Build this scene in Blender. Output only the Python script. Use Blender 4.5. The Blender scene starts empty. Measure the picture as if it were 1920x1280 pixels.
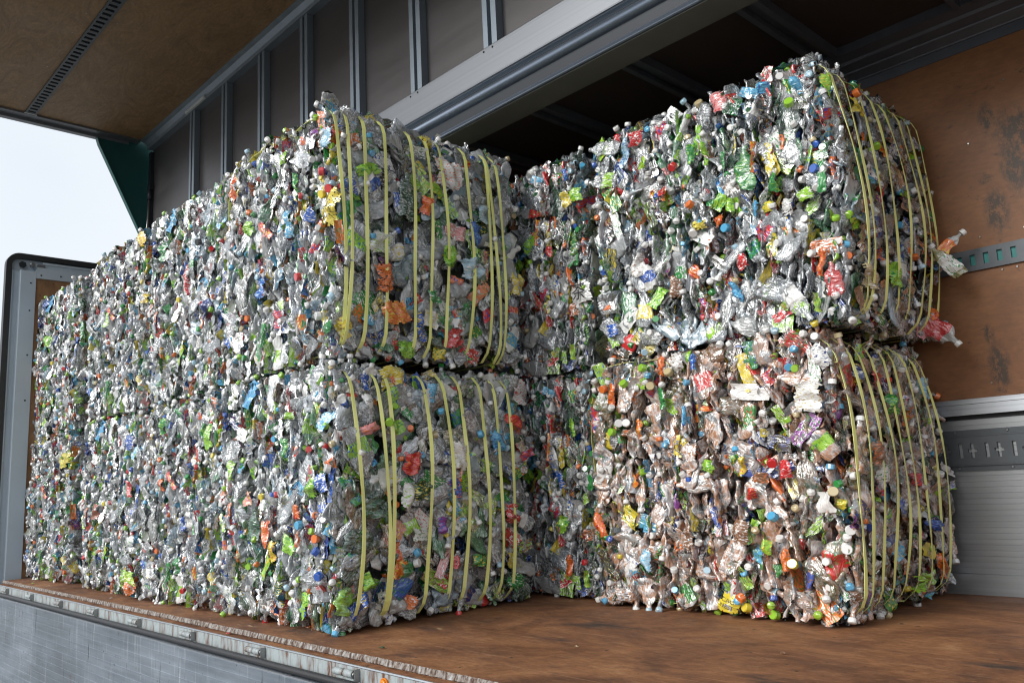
import bpy, math, random
import numpy as np
from mathutils import Matrix, Vector

# ------------------------------------------------------------------ camera, world, sun, exposure
S = bpy.context.scene
S.render.engine = 'CYCLES'
cam_d = bpy.data.cameras.new('camera'); cam = bpy.data.objects.new('camera', cam_d)
S.collection.objects.link(cam); S.camera = cam
CR = (0.6870367658, 0.7249876525, -0.0487174103)
CU = (0.1551151919, -0.0808337473, 0.9845837611)
CF = (-0.7098730588, 0.6840020533, 0.1679923552)
CAM = (0.0, -1.74945, 0.59651)
cam.matrix_world = Matrix(((CR[0], CU[0], -CF[0], CAM[0]), (CR[1], CU[1], -CF[1], CAM[1]),
                           (CR[2], CU[2], -CF[2], CAM[2]), (0, 0, 0, 1)))
cam_d.sensor_width = 36.0; cam_d.lens = 36.0 * 1540.6 / 1920.0
cam_d.clip_start = 0.05; cam_d.clip_end = 2000

SUN_ELEV, SUN_ROT = 42.0, -35.0          # sun stands on the open side of the truck, behind the camera
w = bpy.data.worlds.new("World"); S.world = w; w.use_nodes = True
nt = w.node_tree; nt.nodes.clear()
out = nt.nodes.new('ShaderNodeOutputWorld'); bg = nt.nodes.new('ShaderNodeBackground')
sky = nt.nodes.new('ShaderNodeTexSky'); sky.sky_type = 'NISHITA'; sky.sun_disc = False
sdir = Vector((-0.22, -0.85, 0.46)).normalized()      # direction towards the sun
sky.sun_elevation = math.asin(sdir.z); sky.sun_rotation = math.atan2(sdir.x, sdir.y)
sky.air_density = 1.0; sky.dust_density = 3.0; sky.ozone_density = 1.0
hs = nt.nodes.new('ShaderNodeHueSaturation'); hs.inputs['Saturation'].default_value = 0.35
tc = nt.nodes.new('ShaderNodeTexCoord'); nz = nt.nodes.new('ShaderNodeTexNoise')
nz.inputs['Scale'].default_value = 1.6; nz.inputs['Detail'].default_value = 5; nz.inputs['Roughness'].default_value = 0.5
rp = nt.nodes.new('ShaderNodeValToRGB')
rp.color_ramp.elements[0].position = 0.3; rp.color_ramp.elements[0].color = (4.9, 5.4, 5.9, 1)
rp.color_ramp.elements[1].position = 0.7; rp.color_ramp.elements[1].color = (6.2, 6.4, 6.7, 1)
mx = nt.nodes.new('ShaderNodeMix'); mx.data_type = 'RGBA'; mx.inputs[0].default_value = 0.8
nt.links.new(tc.outputs['Generated'], nz.inputs['Vector']); nt.links.new(nz.outputs['Fac'], rp.inputs['Fac'])
nt.links.new(sky.outputs[0], hs.inputs['Color']); nt.links.new(hs.outputs[0], mx.inputs[6]); nt.links.new(rp.outputs[0], mx.inputs[7])
nt.links.new(mx.outputs[2], bg.inputs['Color']); bg.inputs['Strength'].default_value = 0.10
nt.links.new(bg.outputs[0], out.inputs['Surface'])

sl = bpy.data.lights.new('sun', 'SUN'); sl.energy = 1.6; sl.angle = math.radians(32); sl.color = (1.0, 0.985, 0.955)
so = bpy.data.objects.new('sun', sl); S.collection.objects.link(so)
so.rotation_euler = (-sdir).to_track_quat('-Z', 'Y').to_euler()

S.view_settings.view_transform = 'Standard'; S.view_settings.look = 'None'
S.view_settings.exposure = 0.82; S.view_settings.gamma = 1.0
cy = S.cycles
cy.max_bounces = 7; cy.diffuse_bounces = 4; cy.glossy_bounces = 3; cy.transmission_bounces = 3
cy.transparent_max_bounces = 14; cy.caustics_reflective = False; cy.caustics_refractive = False
cy.sample_clamp_indirect = 3.0
cy.use_denoising = True; cy.sample_clamp_direct = 5.0; cy.blur_glossy = 0.2; cy.pixel_filter_type = 'BLACKMAN_HARRIS'; cy.filter_width = 1.2
try: cy.denoiser = 'OPENIMAGEDENOISE'
except Exception: pass

# ------------------------------------------------------------------ helpers
COL = S.collection

def nodes(name):
    m = bpy.data.materials.new(name); m.use_nodes = True
    t = m.node_tree; b = t.nodes['Principled BSDF']
    return m, t, b

def N(t, kind, **kw):
    n = t.nodes.new('ShaderNode' + kind)
    for k, v in kw.items():
        if k in n.inputs: n.inputs[k].default_value = v
        else: setattr(n, k, v)
    return n

def ramp(t, src, stops):
    r = t.nodes.new('ShaderNodeValToRGB')
    e = r.color_ramp.elements
    while len(e) < len(stops): e.new(0.5)
    for k, (p, c) in enumerate(stops):
        e[k].position = p; e[k].color = (c[0], c[1], c[2], 1) if len(c) == 3 else c
    t.links.new(src, r.inputs['Fac'])
    return r.outputs['Color']

def noise(t, scale, detail=4, rough=0.55, stretch=(1, 1, 1), rot=(0, 0, 0), dist=0.0):
    tc = N(t, 'TexCoord'); mp = N(t, 'Mapping')
    mp.inputs['Scale'].default_value = stretch; mp.inputs['Rotation'].default_value = rot
    n = N(t, 'TexNoise'); n.inputs['Scale'].default_value = scale
    n.inputs['Detail'].default_value = detail; n.inputs['Roughness'].default_value = rough
    n.inputs['Distortion'].default_value = dist
    t.links.new(tc.outputs['Object'], mp.inputs['Vector']); t.links.new(mp.outputs[0], n.inputs['Vector'])
    return n.outputs['Fac']

def mixc(t, fac, a, b, mode='MIX'):
    m = t.nodes.new('ShaderNodeMix'); m.data_type = 'RGBA'; m.blend_type = mode
    for k, v in ((0, fac), (6, a), (7, b)):
        if isinstance(v, (int, float)): m.inputs[k].default_value = v
        elif isinstance(v, (tuple, list)): m.inputs[k].default_value = (v[0], v[1], v[2], 1)
        else: t.links.new(v, m.inputs[k])
    return m.outputs[2]

def bump(t, b, h, strength=0.3, dist=0.002):
    n = N(t, 'Bump'); n.inputs['Strength'].default_value = strength; n.inputs['Distance'].default_value = dist
    t.links.new(h, n.inputs['Height']); t.links.new(n.outputs[0], b.inputs['Normal'])

class MB:
    def __init__(s): s.v = []; s.f = []; s.sm = []
    def add(s, vs, fs, smooth=False):
        o = len(s.v); s.v += [tuple(p) for p in vs]
        s.f += [tuple(i + o for i in f) for f in fs]; s.sm += [smooth] * len(fs); return s
    def box(s, x0, x1, y0, y1, z0, z1):
        v = [(x, y, z) for x in (x0, x1) for y in (y0, y1) for z in (z0, z1)]
        return s.add(v, [(0, 1, 3, 2), (4, 6, 7, 5), (0, 4, 5, 1), (2, 3, 7, 6), (0, 2, 6, 4), (1, 5, 7, 3)])
    def prof(s, pts, x0, x1, closed=True, smooth=False, ax=0, seg=1):
        """profile points extruded along an axis (0: x with pts (y,z); 1: y with pts (x,z); 2: z with pts (x,y))"""
        n = len(pts); vs = []
        for k in range(seg + 1):
            a = x0 + (x1 - x0) * k / seg
            for p in pts:
                q = [p[0], p[1]]; q.insert(ax, a); vs.append(q)
        fs = []
        for k in range(seg):
            for i in range(n if closed else n - 1):
                j = (i + 1) % n; fs.append((k * n + i, k * n + j, (k + 1) * n + j, (k + 1) * n + i))
        s.add(vs, fs, smooth)
        if closed:
            s.f.append(tuple(len(s.v) - len(vs) + i for i in range(n))); s.sm.append(False)
            s.f.append(tuple(len(s.v) - n + i for i in range(n - 1, -1, -1))); s.sm.append(False)
        return s
    def cyl(s, a, b, r, n=16, r2=None, smooth=True):
        a = Vector(a); b = Vector(b); d = (b - a).normalized(); r2 = r if r2 is None else r2
        u = d.orthogonal().normalized(); w_ = d.cross(u); vs = []
        for c, rr in ((a, r), (b, r2)):
            for k in range(n):
                t = 2 * math.pi * k / n; vs.append(c + (u * math.cos(t) + w_ * math.sin(t)) * rr)
        s.add(vs, [(k, (k + 1) % n, n + (k + 1) % n, n + k) for k in range(n)], smooth)
        o = len(s.v) - 2 * n
        s.f += [tuple(o + k for k in range(n - 1, -1, -1)), tuple(o + n + k for k in range(n))]; s.sm += [False, False]
        return s
    def mask(s, xs, zs, filled, y0, y1, plane='xz'):
        """a plate between y0 (front) and y1 with the unfilled cells punched through"""
        def pt(x, y, z): return (x, y, z) if plane == 'xz' else (x, z, y)
        nx, nz_ = len(xs) - 1, len(zs) - 1
        F = lambda i, j: 0 <= i < nx and 0 <= j < nz_ and filled(i, j)
        for i in range(nx):
            for j in range(nz_):
                if not F(i, j): continue
                a, b, c, d = xs[i], xs[i + 1], zs[j], zs[j + 1]
                s.add([pt(a, y0, c), pt(b, y0, c), pt(b, y0, d), pt(a, y0, d)], [(0, 1, 2, 3)])
                if not F(i - 1, j): s.add([pt(a, y0, c), pt(a, y1, c), pt(a, y1, d), pt(a, y0, d)], [(0, 1, 2, 3)])
                if not F(i + 1, j): s.add([pt(b, y0, c), pt(b, y1, c), pt(b, y1, d), pt(b, y0, d)], [(0, 1, 2, 3)])
                if not F(i, j - 1): s.add([pt(a, y0, c), pt(b, y0, c), pt(b, y1, c), pt(a, y1, c)], [(0, 1, 2, 3)])
                if not F(i, j + 1): s.add([pt(a, y0, d), pt(b, y0, d), pt(b, y1, d), pt(a, y1, d)], [(0, 1, 2, 3)])
        return s
    def build(s, name, mat, parent=None, bevel=0.0):
        me = bpy.data.meshes.new(name); me.from_pydata(s.v, [], s.f)
        me.polygons.foreach_set('use_smooth', s.sm)
        me.materials.append(mat); me.update()
        o = bpy.data.objects.new(name, me); COL.objects.link(o)
        if parent is not None: o.parent = parent
        if bevel:
            bv = o.modifiers.new('bevel', 'BEVEL'); bv.width = bevel; bv.segments = 2; bv.limit_method = 'ANGLE'
        return o

def tag(o, label=None, cat=None, group=None, kind=None):
    if label: o['label'] = label
    if cat: o['category'] = cat
    if group: o['group'] = group
    if kind: o['kind'] = kind
    return o

def empty(name, loc=(0, 0, 0), parent=None):
    o = bpy.data.objects.new(name, None); o.empty_display_size = 0.2; o.location = loc
    COL.objects.link(o)
    if parent is not None: o.parent = parent
    return o

# ------------------------------------------------------------------ materials of the truck
def metal(name, col, rough=0.4, metallic=0.9, streak=(0.15, 40, 40), var=0.35, scratch=True, spots=0.0):
    m, t, b = nodes(name)
    f = noise(t, 3.0, 5, 0.6, streak)
    c = mixc(t, f, tuple(x * (1 - var) for x in col), tuple(min(1, x * (1 + var)) for x in col))
    if spots:
        sp = noise(t, 26, 3, 0.5, (1, 1, 0.35)); g = noise(t, 1.7, 3, 0.6)
        k = ramp(t, sp, [(0.66, (0, 0, 0)), (0.70, (1, 1, 1))]); k2 = ramp(t, g, [(0.45, (0, 0, 0)), (0.6, (1, 1, 1))])
        mm = mixc(t, 1.0, k, k2, 'MULTIPLY')
        c = mixc(t, mm, c, (0.06, 0.035, 0.025))
    t.links.new(c, b.inputs['Base Color']); b.inputs['Metallic'].default_value = metallic
    f2 = noise(t, 2.0, 5, 0.6, (0.6, 6, 6))
    r = N(t, 'MapRange'); r.inputs[3].default_value = rough * 0.75; r.inputs[4].default_value = rough * 1.3
    t.links.new(f2, r.inputs[0]); t.links.new(r.outputs[0], b.inputs['Roughness'])
    if scratch:
        bump(t, b, noise(t, 30, 3, 0.6, (0.05, 1, 1)), 0.15, 0.001)
    return m

def wood(name, dark, mid, light, rough=0.6, stains=0.0, grain=(0.35, 2.0, 2.0), rot=(0, 0, 0), scr=0.0, wave=2.5):
    m, t, b = nodes(name)
    f = noise(t, 3.2, 9, 0.68, grain, rot, wave)
    c = ramp(t, f, [(0.28, dark), (0.5, mid), (0.74, light)])
    f3 = noise(t, 40, 3, 0.7, grain, rot)
    c = mixc(t, 0.35, c, ramp(t, f3, [(0.3, (0.25, 0.25, 0.25)), (0.7, (1.0, 1.0, 1.0))]), 'MULTIPLY')
    if scr:
        f4 = noise(t, 7.0, 6, 0.75, (1.4, 14, 14), (0, 0, math.radians(-17)), 0.6)
        c = mixc(t, ramp(t, f4, [(0.56, (0, 0, 0)), (0.74, (scr,) * 3)]), c, light)
    if stains:
        f5 = noise(t, 2.7, 6, 0.6, (1, 1, 1)); f6 = noise(t, 38, 2, 0.5)
        c = mixc(t, ramp(t, f5, [(0.58, (0, 0, 0)), (0.72, (stains,) * 3)]), c, (0.025, 0.022, 0.02))
        c = mixc(t, ramp(t, f6, [(0.69, (0, 0, 0)), (0.73, (0.8,) * 3)]), c, (0.03, 0.025, 0.02))
    t.links.new(c, b.inputs['Base Color'])
    r = N(t, 'MapRange'); r.inputs[3].default_value = rough * 0.7; r.inputs[4].default_value = min(1, rough * 1.25)
    t.links.new(noise(t, 4, 5, 0.6), r.inputs[0]); t.links.new(r.outputs[0], b.inputs['Roughness'])
    bump(t, b, f3, 0.25, 0.002)
    return m

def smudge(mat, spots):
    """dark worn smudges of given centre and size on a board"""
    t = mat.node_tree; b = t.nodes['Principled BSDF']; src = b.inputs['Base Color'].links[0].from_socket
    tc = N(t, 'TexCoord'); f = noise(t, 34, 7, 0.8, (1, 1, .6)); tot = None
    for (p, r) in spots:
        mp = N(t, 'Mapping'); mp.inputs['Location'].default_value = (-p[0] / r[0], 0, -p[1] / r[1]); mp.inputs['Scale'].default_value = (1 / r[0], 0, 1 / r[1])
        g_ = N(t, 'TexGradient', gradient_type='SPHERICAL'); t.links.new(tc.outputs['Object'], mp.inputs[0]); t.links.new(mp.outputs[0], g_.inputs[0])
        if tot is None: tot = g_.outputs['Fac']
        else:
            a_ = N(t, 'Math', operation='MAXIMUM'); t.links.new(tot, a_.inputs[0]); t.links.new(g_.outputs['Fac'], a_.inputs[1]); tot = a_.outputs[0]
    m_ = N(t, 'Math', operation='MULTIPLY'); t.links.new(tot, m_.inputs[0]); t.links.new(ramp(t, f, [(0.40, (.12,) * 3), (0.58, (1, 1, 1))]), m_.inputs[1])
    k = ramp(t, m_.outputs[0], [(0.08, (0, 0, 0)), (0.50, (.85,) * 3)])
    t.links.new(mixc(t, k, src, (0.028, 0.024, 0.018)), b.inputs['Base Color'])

def plain(name, col, rough=0.5, metallic=0.0, var=0.15, scale=8):
    m, t, b = nodes(name)
    f = noise(t, scale, 5, 0.6)
    t.links.new(mixc(t, f, tuple(x * (1 - var) for x in col), tuple(min(1, x * (1 + var)) for x in col)), b.inputs['Base Color'])
    b.inputs['Roughness'].default_value = rough; b.inputs['Metallic'].default_value = metallic
    return m

M_ALU = metal('aluminium', (0.42, 0.44, 0.47), 0.38)
def gate_metal():
    m, t, b = nodes('worn_aluminium_gate')
    f = noise(t, 2.2, 6, 0.65, (0.5, 1, 1.2)); c = ramp(t, f, [(0.3, (0.22, 0.26, 0.31)), (0.5, (0.27, 0.315, 0.37)), (0.72, (0.33, 0.375, 0.43))])
    v = noise(t, 26, 4, 0.7, (1.4, 1, 0.10)); c = mixc(t, ramp(t, v, [(0.58, (0, 0, 0)), (0.70, (.55,) * 3)]), c, (0.62, 0.65, 0.68))
    v2 = noise(t, 20, 4, 0.7, (1.6, 1, 0.14), dist=.3); c = mixc(t, ramp(t, v2, [(0.62, (0, 0, 0)), (0.68, (.8,) * 3)]), c, (0.05, 0.045, 0.05))
    h = noise(t, 30, 4, 0.6, (0.06, 1, 1.3)); c = mixc(t, 0.5, c, ramp(t, h, [(0.35, (.6, .6, .6)), (0.65, (1, 1, 1))]), 'MULTIPLY')
    q = noise(t, 7, 6, 0.7, (1.6, 1, 0.6)); c = mixc(t, ramp(t, q, [(0.66, (0, 0, 0)), (0.72, (.7,) * 3)]), c, (0.20, 0.085, 0.04))
    sp = noise(t, 40, 2, 0.5); c = mixc(t, ramp(t, sp, [(0.70, (0, 0, 0)), (0.73, (.9,) * 3)]), c, (0.05, 0.04, 0.035))
    t.links.new(c, b.inputs['Base Color']); b.inputs['Metallic'].default_value = 0.75
    r = N(t, 'MapRange'); r.inputs[1].default_value = .3; r.inputs[2].default_value = .7; r.inputs[3].default_value = 0.28; r.inputs[4].default_value = 0.55
    t.links.new(f, r.inputs[0]); t.links.new(r.outputs[0], b.inputs['Roughness']); bump(t, b, h, 0.25, 0.001)
    return m
M_GATE = gate_metal()
M_FARGATE = metal('far_aluminium_gate', (0.29, 0.30, 0.31), 0.42, 0.85, (0.12, 25, 25), 0.2)
M_BEAM = metal('beam_aluminium', (0.20, 0.212, 0.23), 0.42, 0.75, (0.1, 30, 30), 0.2)
M_TUBE = metal('hinge_cover_metal', (0.20, 0.24, 0.30), 0.33, 0.85, (0.1, 4, 4), 0.15, False)
M_RIB = metal('rib_metal', (0.22, 0.26, 0.30), 0.45, 0.6, (3, 3, 0.3), 0.2, False)
M_SKIN = metal('roof_skin_metal', (0.098, 0.093, 0.094), 0.38, 0.65, (1, 1, 1), 0.15, False)
M_ROOF_SHADED = plain('shaded_roof_lining', (0.03, 0.020, 0.016), 0.7)  # near-black base carries the shade of the unlit roof half
M_RIB_SHADED = metal('shaded_rib_metal', (0.10, 0.11, 0.13), 0.5, 0.5, (3, 3, 0.3), 0.2, False)  # darker copy of the rib metal, roof shade put into its colour
M_DARKSTEEL = plain('dark_steel', (0.02, 0.024, 0.03), 0.5, 0.3)
M_TRACK = plain('grey_painted_track', (0.082, 0.092, 0.102), 0.45, 0.4, 0.2, 14)
M_TEAL = plain('teal_paint', (0.008, 0.075, 0.07), 0.45)
M_TEAL2 = plain('teal_backing', (0.02, 0.22, 0.20), 0.5)
M_RUBBER = plain('black_rubber', (0.018, 0.018, 0.02), 0.45)
M_PLY_CEIL = wood('ceiling_plywood', (0.175, 0.098, 0.040), (0.27, 0.16, 0.072), (0.36, 0.22, 0.108), 0.55, 0.0, (0.6, 1.6, 1.0), (0, 0, 0.3), 0, 3.5)
def wall_board():
    m, t, b = nodes('wall_plywood')
    f = noise(t, 2.0, 8, 0.62, (0.7, 1, 1), dist=1.2); c = ramp(t, f, [(0.25, (0.17, 0.064, 0.023)), (0.5, (0.24, 0.10, 0.037)), (0.78, (0.31, 0.14, 0.054))])
    f2 = noise(t, 55, 4, 0.75, (0.35, 1, 1)); c = mixc(t, 0.5, c, ramp(t, f2, [(0.30, (.5, .5, .5)), (0.62, (1, 1, 1))]), 'MULTIPLY')
    f3 = noise(t, 24, 5, 0.7, (0.5, 1, 1)); c = mixc(t, ramp(t, f3, [(0.62, (0, 0, 0)), (0.70, (.75,) * 3)]), c, (0.035, 0.022, 0.014))
    f4 = noise(t, 12, 6, 0.8, (0.25, 1, 2)); c = mixc(t, ramp(t, f4, [(0.62, (0, 0, 0)), (0.72, (.4,) * 3)]), c, (0.34, 0.17, 0.08))
    t.links.new(c, b.inputs['Base Color']); b.inputs['Roughness'].default_value = 0.55; bump(t, b, f2, 0.3, 0.002)
    return m
M_PLY_WALL = wall_board()
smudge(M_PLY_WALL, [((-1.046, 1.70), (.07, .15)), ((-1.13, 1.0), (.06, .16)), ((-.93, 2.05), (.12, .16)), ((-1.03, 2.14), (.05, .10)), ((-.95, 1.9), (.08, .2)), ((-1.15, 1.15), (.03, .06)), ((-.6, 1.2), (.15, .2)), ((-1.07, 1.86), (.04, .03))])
M_PLY_END = wood('bulkhead_plywood', (0.22, 0.10, 0.04), (0.34, 0.17, 0.07), (0.42, 0.24, 0.12), 0.6, 0.3, (1, 1, 0.4))
def worn_deck():
    m, t, b = nodes('worn_deck_plywood')
    f = noise(t, 1.6, 8, 0.7, (1, 1.4, 1), (0, 0, math.radians(-20)), 0.8)
    c = ramp(t, f, [(0.30, (0.075, 0.030, 0.014)), (0.46, (0.20, 0.080, 0.033)), (0.60, (0.33, 0.145, 0.058)), (0.76, (0.48, 0.26, 0.12))])
    g1 = noise(t, 11, 9, 0.8, (0.8, 2.4, 1), (0, 0, math.radians(-22)), 0.5)
    c = mixc(t, ramp(t, g1, [(0.52, (0, 0, 0)), (0.70, (.75,) * 3)]), c, (0.44, 0.23, 0.11))
    g2 = noise(t, 9, 8, 0.8, (0.8, 2.6, 1), (0, 0, math.radians(-60)), 0.5)
    c = mixc(t, ramp(t, g2, [(0.54, (0, 0, 0)), (0.72, (.55,) * 3)]), c, (0.07, 0.032, 0.018))
    g3 = noise(t, 34, 7, 0.85, (0.6, 1.6, 1), (0, 0, math.radians(-35)))
    c = mixc(t, 0.8, c, ramp(t, g3, [(0.32, (.35, .32, .30)), (0.58, (1, 1, 1))]), 'MULTIPLY')
    for ro, lt_ in ((-24, (0.46, 0.27, 0.14)), (-15, (0.05, 0.028, 0.018)), (-70, (0.40, 0.22, 0.11))):
        g7 = noise(t, 9, 3, 0.6, (0.12, 8, 1), (0, 0, math.radians(ro)), 0.2); c = mixc(t, ramp(t, g7, [(0.66, (0, 0, 0)), (0.70, (.5,) * 3)]), c, lt_)
    g4 = noise(t, 2.3, 5, 0.55, (0.8, 1.6, 1))                      # oil and water stains
    c = mixc(t, ramp(t, g4, [(0.60, (0, 0, 0)), (0.68, (.85,) * 3)]), c, (0.022, 0.017, 0.015))
    g5 = noise(t, 30, 2, 0.5); c = mixc(t, ramp(t, g5, [(0.70, (0, 0, 0)), (0.74, (.9,) * 3)]), c, (0.02, 0.015, 0.012))
    g6 = noise(t, 5.0, 4, 0.6, (0.5, 2.5, 1), (0, 0, math.radians(-22))); c = mixc(t, ramp(t, g6, [(0.70, (0, 0, 0)), (0.73, (.8,) * 3)]), c, (0.52, 0.36, 0.20))
    t.links.new(c, b.inputs['Base Color'])
    r = N(t, 'MapRange'); r.inputs[1].default_value = .3; r.inputs[2].default_value = .7; r.inputs[3].default_value = 0.50; r.inputs[4].default_value = 0.9
    t.links.new(g4, r.inputs[0]); t.links.new(r.outputs[0], b.inputs['Roughness']); bump(t, b, g3, 0.35, 0.003)
    return m
M_DECK = worn_deck()
M_PANEL = plain('painted_bulkhead_panel', (0.46, 0.53, 0.59), 0.5, 0.0, 0.12, 3)
M_SCREW = plain('steel_screw', (0.32, 0.32, 0.32), 0.3, 0.9)

def rusty_paint():
    m, t, b = nodes('rust_streaked_white_paint')
    f = noise(t, 14, 5, 0.65, (1.5, 1.5, 0.35)); g = noise(t, 60, 3, 0.6, (1, 1, 0.2))
    k = ramp(t, f, [(0.45, (0, 0, 0)), (0.60, (1, 1, 1))]); k2 = ramp(t, g, [(0.35, (0, 0, 0)), (0.6, (1, 1, 1))])
    mm = mixc(t, 1.0, k, k2, 'MULTIPLY')
    c = mixc(t, mm, (0.34, 0.39, 0.40), (0.12, 0.045, 0.02))
    t.links.new(c, b.inputs['Base Color']); b.inputs['Roughness'].default_value = 0.5
    return m
M_PAINT = rusty_paint()

def crust():
    m, t, b = nodes('flaking_white_edge')
    f = noise(t, 45, 4, 0.7, (1.3, 1, 0.4))
    c = ramp(t, f, [(0.42, (0.06, 0.03, 0.018)), (0.50, (0.20, 0.165, 0.14)), (0.68, (0.40, 0.41, 0.41))])
    t.links.new(c, b.inputs['Base Color']); b.inputs['Roughness'].default_value = 0.8
    bump(t, b, f, 0.8, 0.006)
    return m
M_CRUST = crust()

# ------------------------------------------------------------------ ground
mg, tg, bgm = nodes('concrete_yard')
tg.links.new(ramp(tg, noise(tg, 0.6, 8, 0.65), [(0.3, (0.19, 0.187, 0.18)), (0.7, (0.30, 0.295, 0.285))]), bgm.inputs['Base Color'])
bgm.inputs['Roughness'].default_value = 0.75
bump(tg, bgm, noise(tg, 60, 4, 0.7), 0.4, 0.01)
g = MB(); g.add([(-700, -700, -1.1), (700, -700, -1.1), (700, 700, -1.1), (-700, 700, -1.1)], [(0, 1, 2, 3)])
tag(g.build('ground', mg), kind='structure')

# ------------------------------------------------------------------ the truck
XL, XR = -8.0, 1.6            # cargo body from bulkhead to tail
WIDE = 2.36                   # bed width
rnd = random.Random(5)
truck = empty('wing_body_truck', (-3.2, 1.18, -1.1))
tag(truck, 'open wing-body truck with raised plywood-lined wing and brown cargo bed carrying all the bales', 'truck')
TO = Vector(truck.location)

def part(mb, name, mat, parent=None, bevel=0.0):
    """link a mesh given in world coordinates below the truck (or one of its parts)"""
    o = mb.build(name, mat, parent or truck, bevel)
    if parent is None: o.location = -TO
    return o

# deck
d = MB(); d.box(XL, XR, 0.0, WIDE, -0.03, 0.0)
deck = part(d, 'cargo_deck', M_DECK)
# flaking edge strip of the deck (irregular little lumps of paint and putty)
e = MB(); n = 2200; xs = np.linspace(XL, XR, n)
rsE = np.random.RandomState(9)
def smooth_noise(step):
    c = rsE.uniform(-1, 1, int(n / step) + 3); return np.interp(np.arange(n) / step, np.arange(len(c)), c)
w1, w2, w3, w4 = smooth_noise(60), smooth_noise(9), smooth_noise(3.2), smooth_noise(25)
vs = []
for k, x in enumerate(xs):
    a = .5 + .5 * w1[k]; j1, j2, j3 = w3[k] * .6 + .4 * w2[k], w2[k] * .6 + .4 * rnd.uniform(-1, 1), w3[k]
    brk = max(0, w4[k] - .55) * 2.2                      # places where the strip has broken away
    vs += [(x, 0.004 + 0.004 * j2, 0.0012 + 0.0004 * j1), (x, 0.001 - 0.002 * a, 0.0028 + 0.0022 * j1 + 0.001 * a), (x, -0.004 * (1 - brk) - 0.001 * j2, -0.003 + 0.002 * j3),
           (x, (-0.006 - 0.003 * a + 0.0015 * j1) * (1 - brk) - .001, -0.013 - 0.005 * a + 0.002 * j2), (x, -0.001, -0.022)]
fs = []
for k in range(n - 1):
    for i in range(4): fs.append((k * 5 + i, k * 5 + i + 1, k * 5 + 5 + i + 1, k * 5 + 5 + i))
e.add(vs, fs); part(e, 'flaking_edge_strip', M_CRUST, deck)

# side rail: recessed ledge, bright lip, painted face
r_ = MB()
r_.prof([(0.0, -0.031), (-0.0005, -0.024), (-0.044, -0.0245), (-0.044, -0.14), (0.0, -0.14)], XL, XR)
rail = part(r_, 'side_rail', M_DECK)
r_ = MB(); r_.prof([(-0.0445, -0.0215), (-0.051, -0.0215), (-0.053, -0.026), (-0.0445, -0.029)], XL, XR, smooth=False)
part(r_, 'rail_lip', M_ALU, rail)
r_ = MB(); r_.prof([(-0.0445, -0.0292), (-0.049, -0.0292), (-0.049, -0.10), (-0.0445, -0.10)], XL, XR)
part(r_, 'painted_rail_face', M_PAINT, rail)
# hinges along the rail
hx = [-7.64 + 0.705 * k for k in range(13)]
for k, x in enumerate(hx):
    h = MB()
    h.cyl((x - 0.075, -0.058, -0.052), (x - 0.005, -0.058, -0.052), 0.0125, 18)
    h.cyl((x - 0.001, -0.058, -0.052), (x + 0.055, -0.058, -0.052), 0.0140, 18)
    h.box(x - 0.07, x + 0.05, -0.0575, -0.0492, -0.075, -0.055)
    ho = part(h, 'hinge', M_PAINT, rail)
    p = MB(); p.cyl((x + 0.0555, -0.058, -0.052), (x + 0.062, -0.058, -0.052), 0.011, 14, 0.009)
    p.box(x + 0.075, x + 0.079, -0.072, -0.0492, -0.075, -0.031)
    q = part(p, 'pin', M_SCREW, rail)
am, ta, ba = nodes('amber_lens'); ba.inputs['Base Color'].default_value = (0.75, 0.22, 0.01, 1); ba.inputs['Roughness'].default_value = 0.12
for x in (-2.47, -5.1):
    l = MB(); l.cyl((x, -0.0492, -0.062), (x, -0.058, -0.062), 0.021, 24)
    l.cyl((x, -0.058, -0.062), (x, -0.064, -0.062), 0.019, 24, 0.012)
    if x > -3: part(l, 'amber_marker_lamp', am, rail)

# lowered side gate hanging outside the bed
gate = MB(); pts = [(-0.062, -0.10)]
y0 = -0.085
z = -0.106; pts = [(-0.075, -0.098), (-0.098, -0.098), (-0.101, -0.104)]
while z > -0.92:
    pts += [(-0.1015, z), (-0.1015, z - 0.0405), (-0.1028, z - 0.0415), (-0.1028, z - 0.0435), (-0.1015, z - 0.0445)]
    z -= 0.0450
pts += [(-0.1015, -0.95), (-0.075, -0.95)]
gate.prof(pts, XL + 0.05, XR)
gt = part(gate, 'lowered_side_gate', M_GATE)
sl_ = MB(); sl_.cyl((XL + 0.05, -0.0785, -0.0835), (XR, -0.0785, -0.0835), 0.0145, 20)
part(sl_, 'rubber_seal', M_RUBBER, gt)
l_ = MB(); l_.prof([(-0.0985, -0.0975), (-0.1045, -0.0975), (-0.1045, -0.1015), (-0.0985, -0.0972)], XL + 0.05, XR)
part(l_, 'gate_lip', M_ALU, gt)

# chassis under the bed
c_ = MB(); c_.box(XL, XR, 0.65, 0.75, -0.55, -0.145); c_.box(XL, XR, 1.6, 1.7, -0.55, -0.145)
x = XL + 0.3
while x < XR: c_.box(x, x + 0.06, 0.02, WIDE - 0.02, -0.143, -0.06); x += 0.6
part(c_, 'chassis_frame', M_DARKSTEEL)

# far side: upright aluminium gate
WY = WIDE
fg = MB(); pts = [(WY + 0.03, 0.0005), (WY - 0.012, 0.0005), (WY - 0.012, 0.09), (WY, 0.092)]
z = 0.094
while z < 0.765:
    pts += [(WY, z), (WY, z + 0.0225), (WY + 0.0007, z + 0.0232), (WY + 0.0007, z + 0.0245)]; z += 0.0252
pts += [(WY, 0.772), (WY + 0.03, 0.772)]
fg.prof(pts, XL, XR)
fgo = part(fg, 'upright_side_gate', M_FARGATE)
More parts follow.
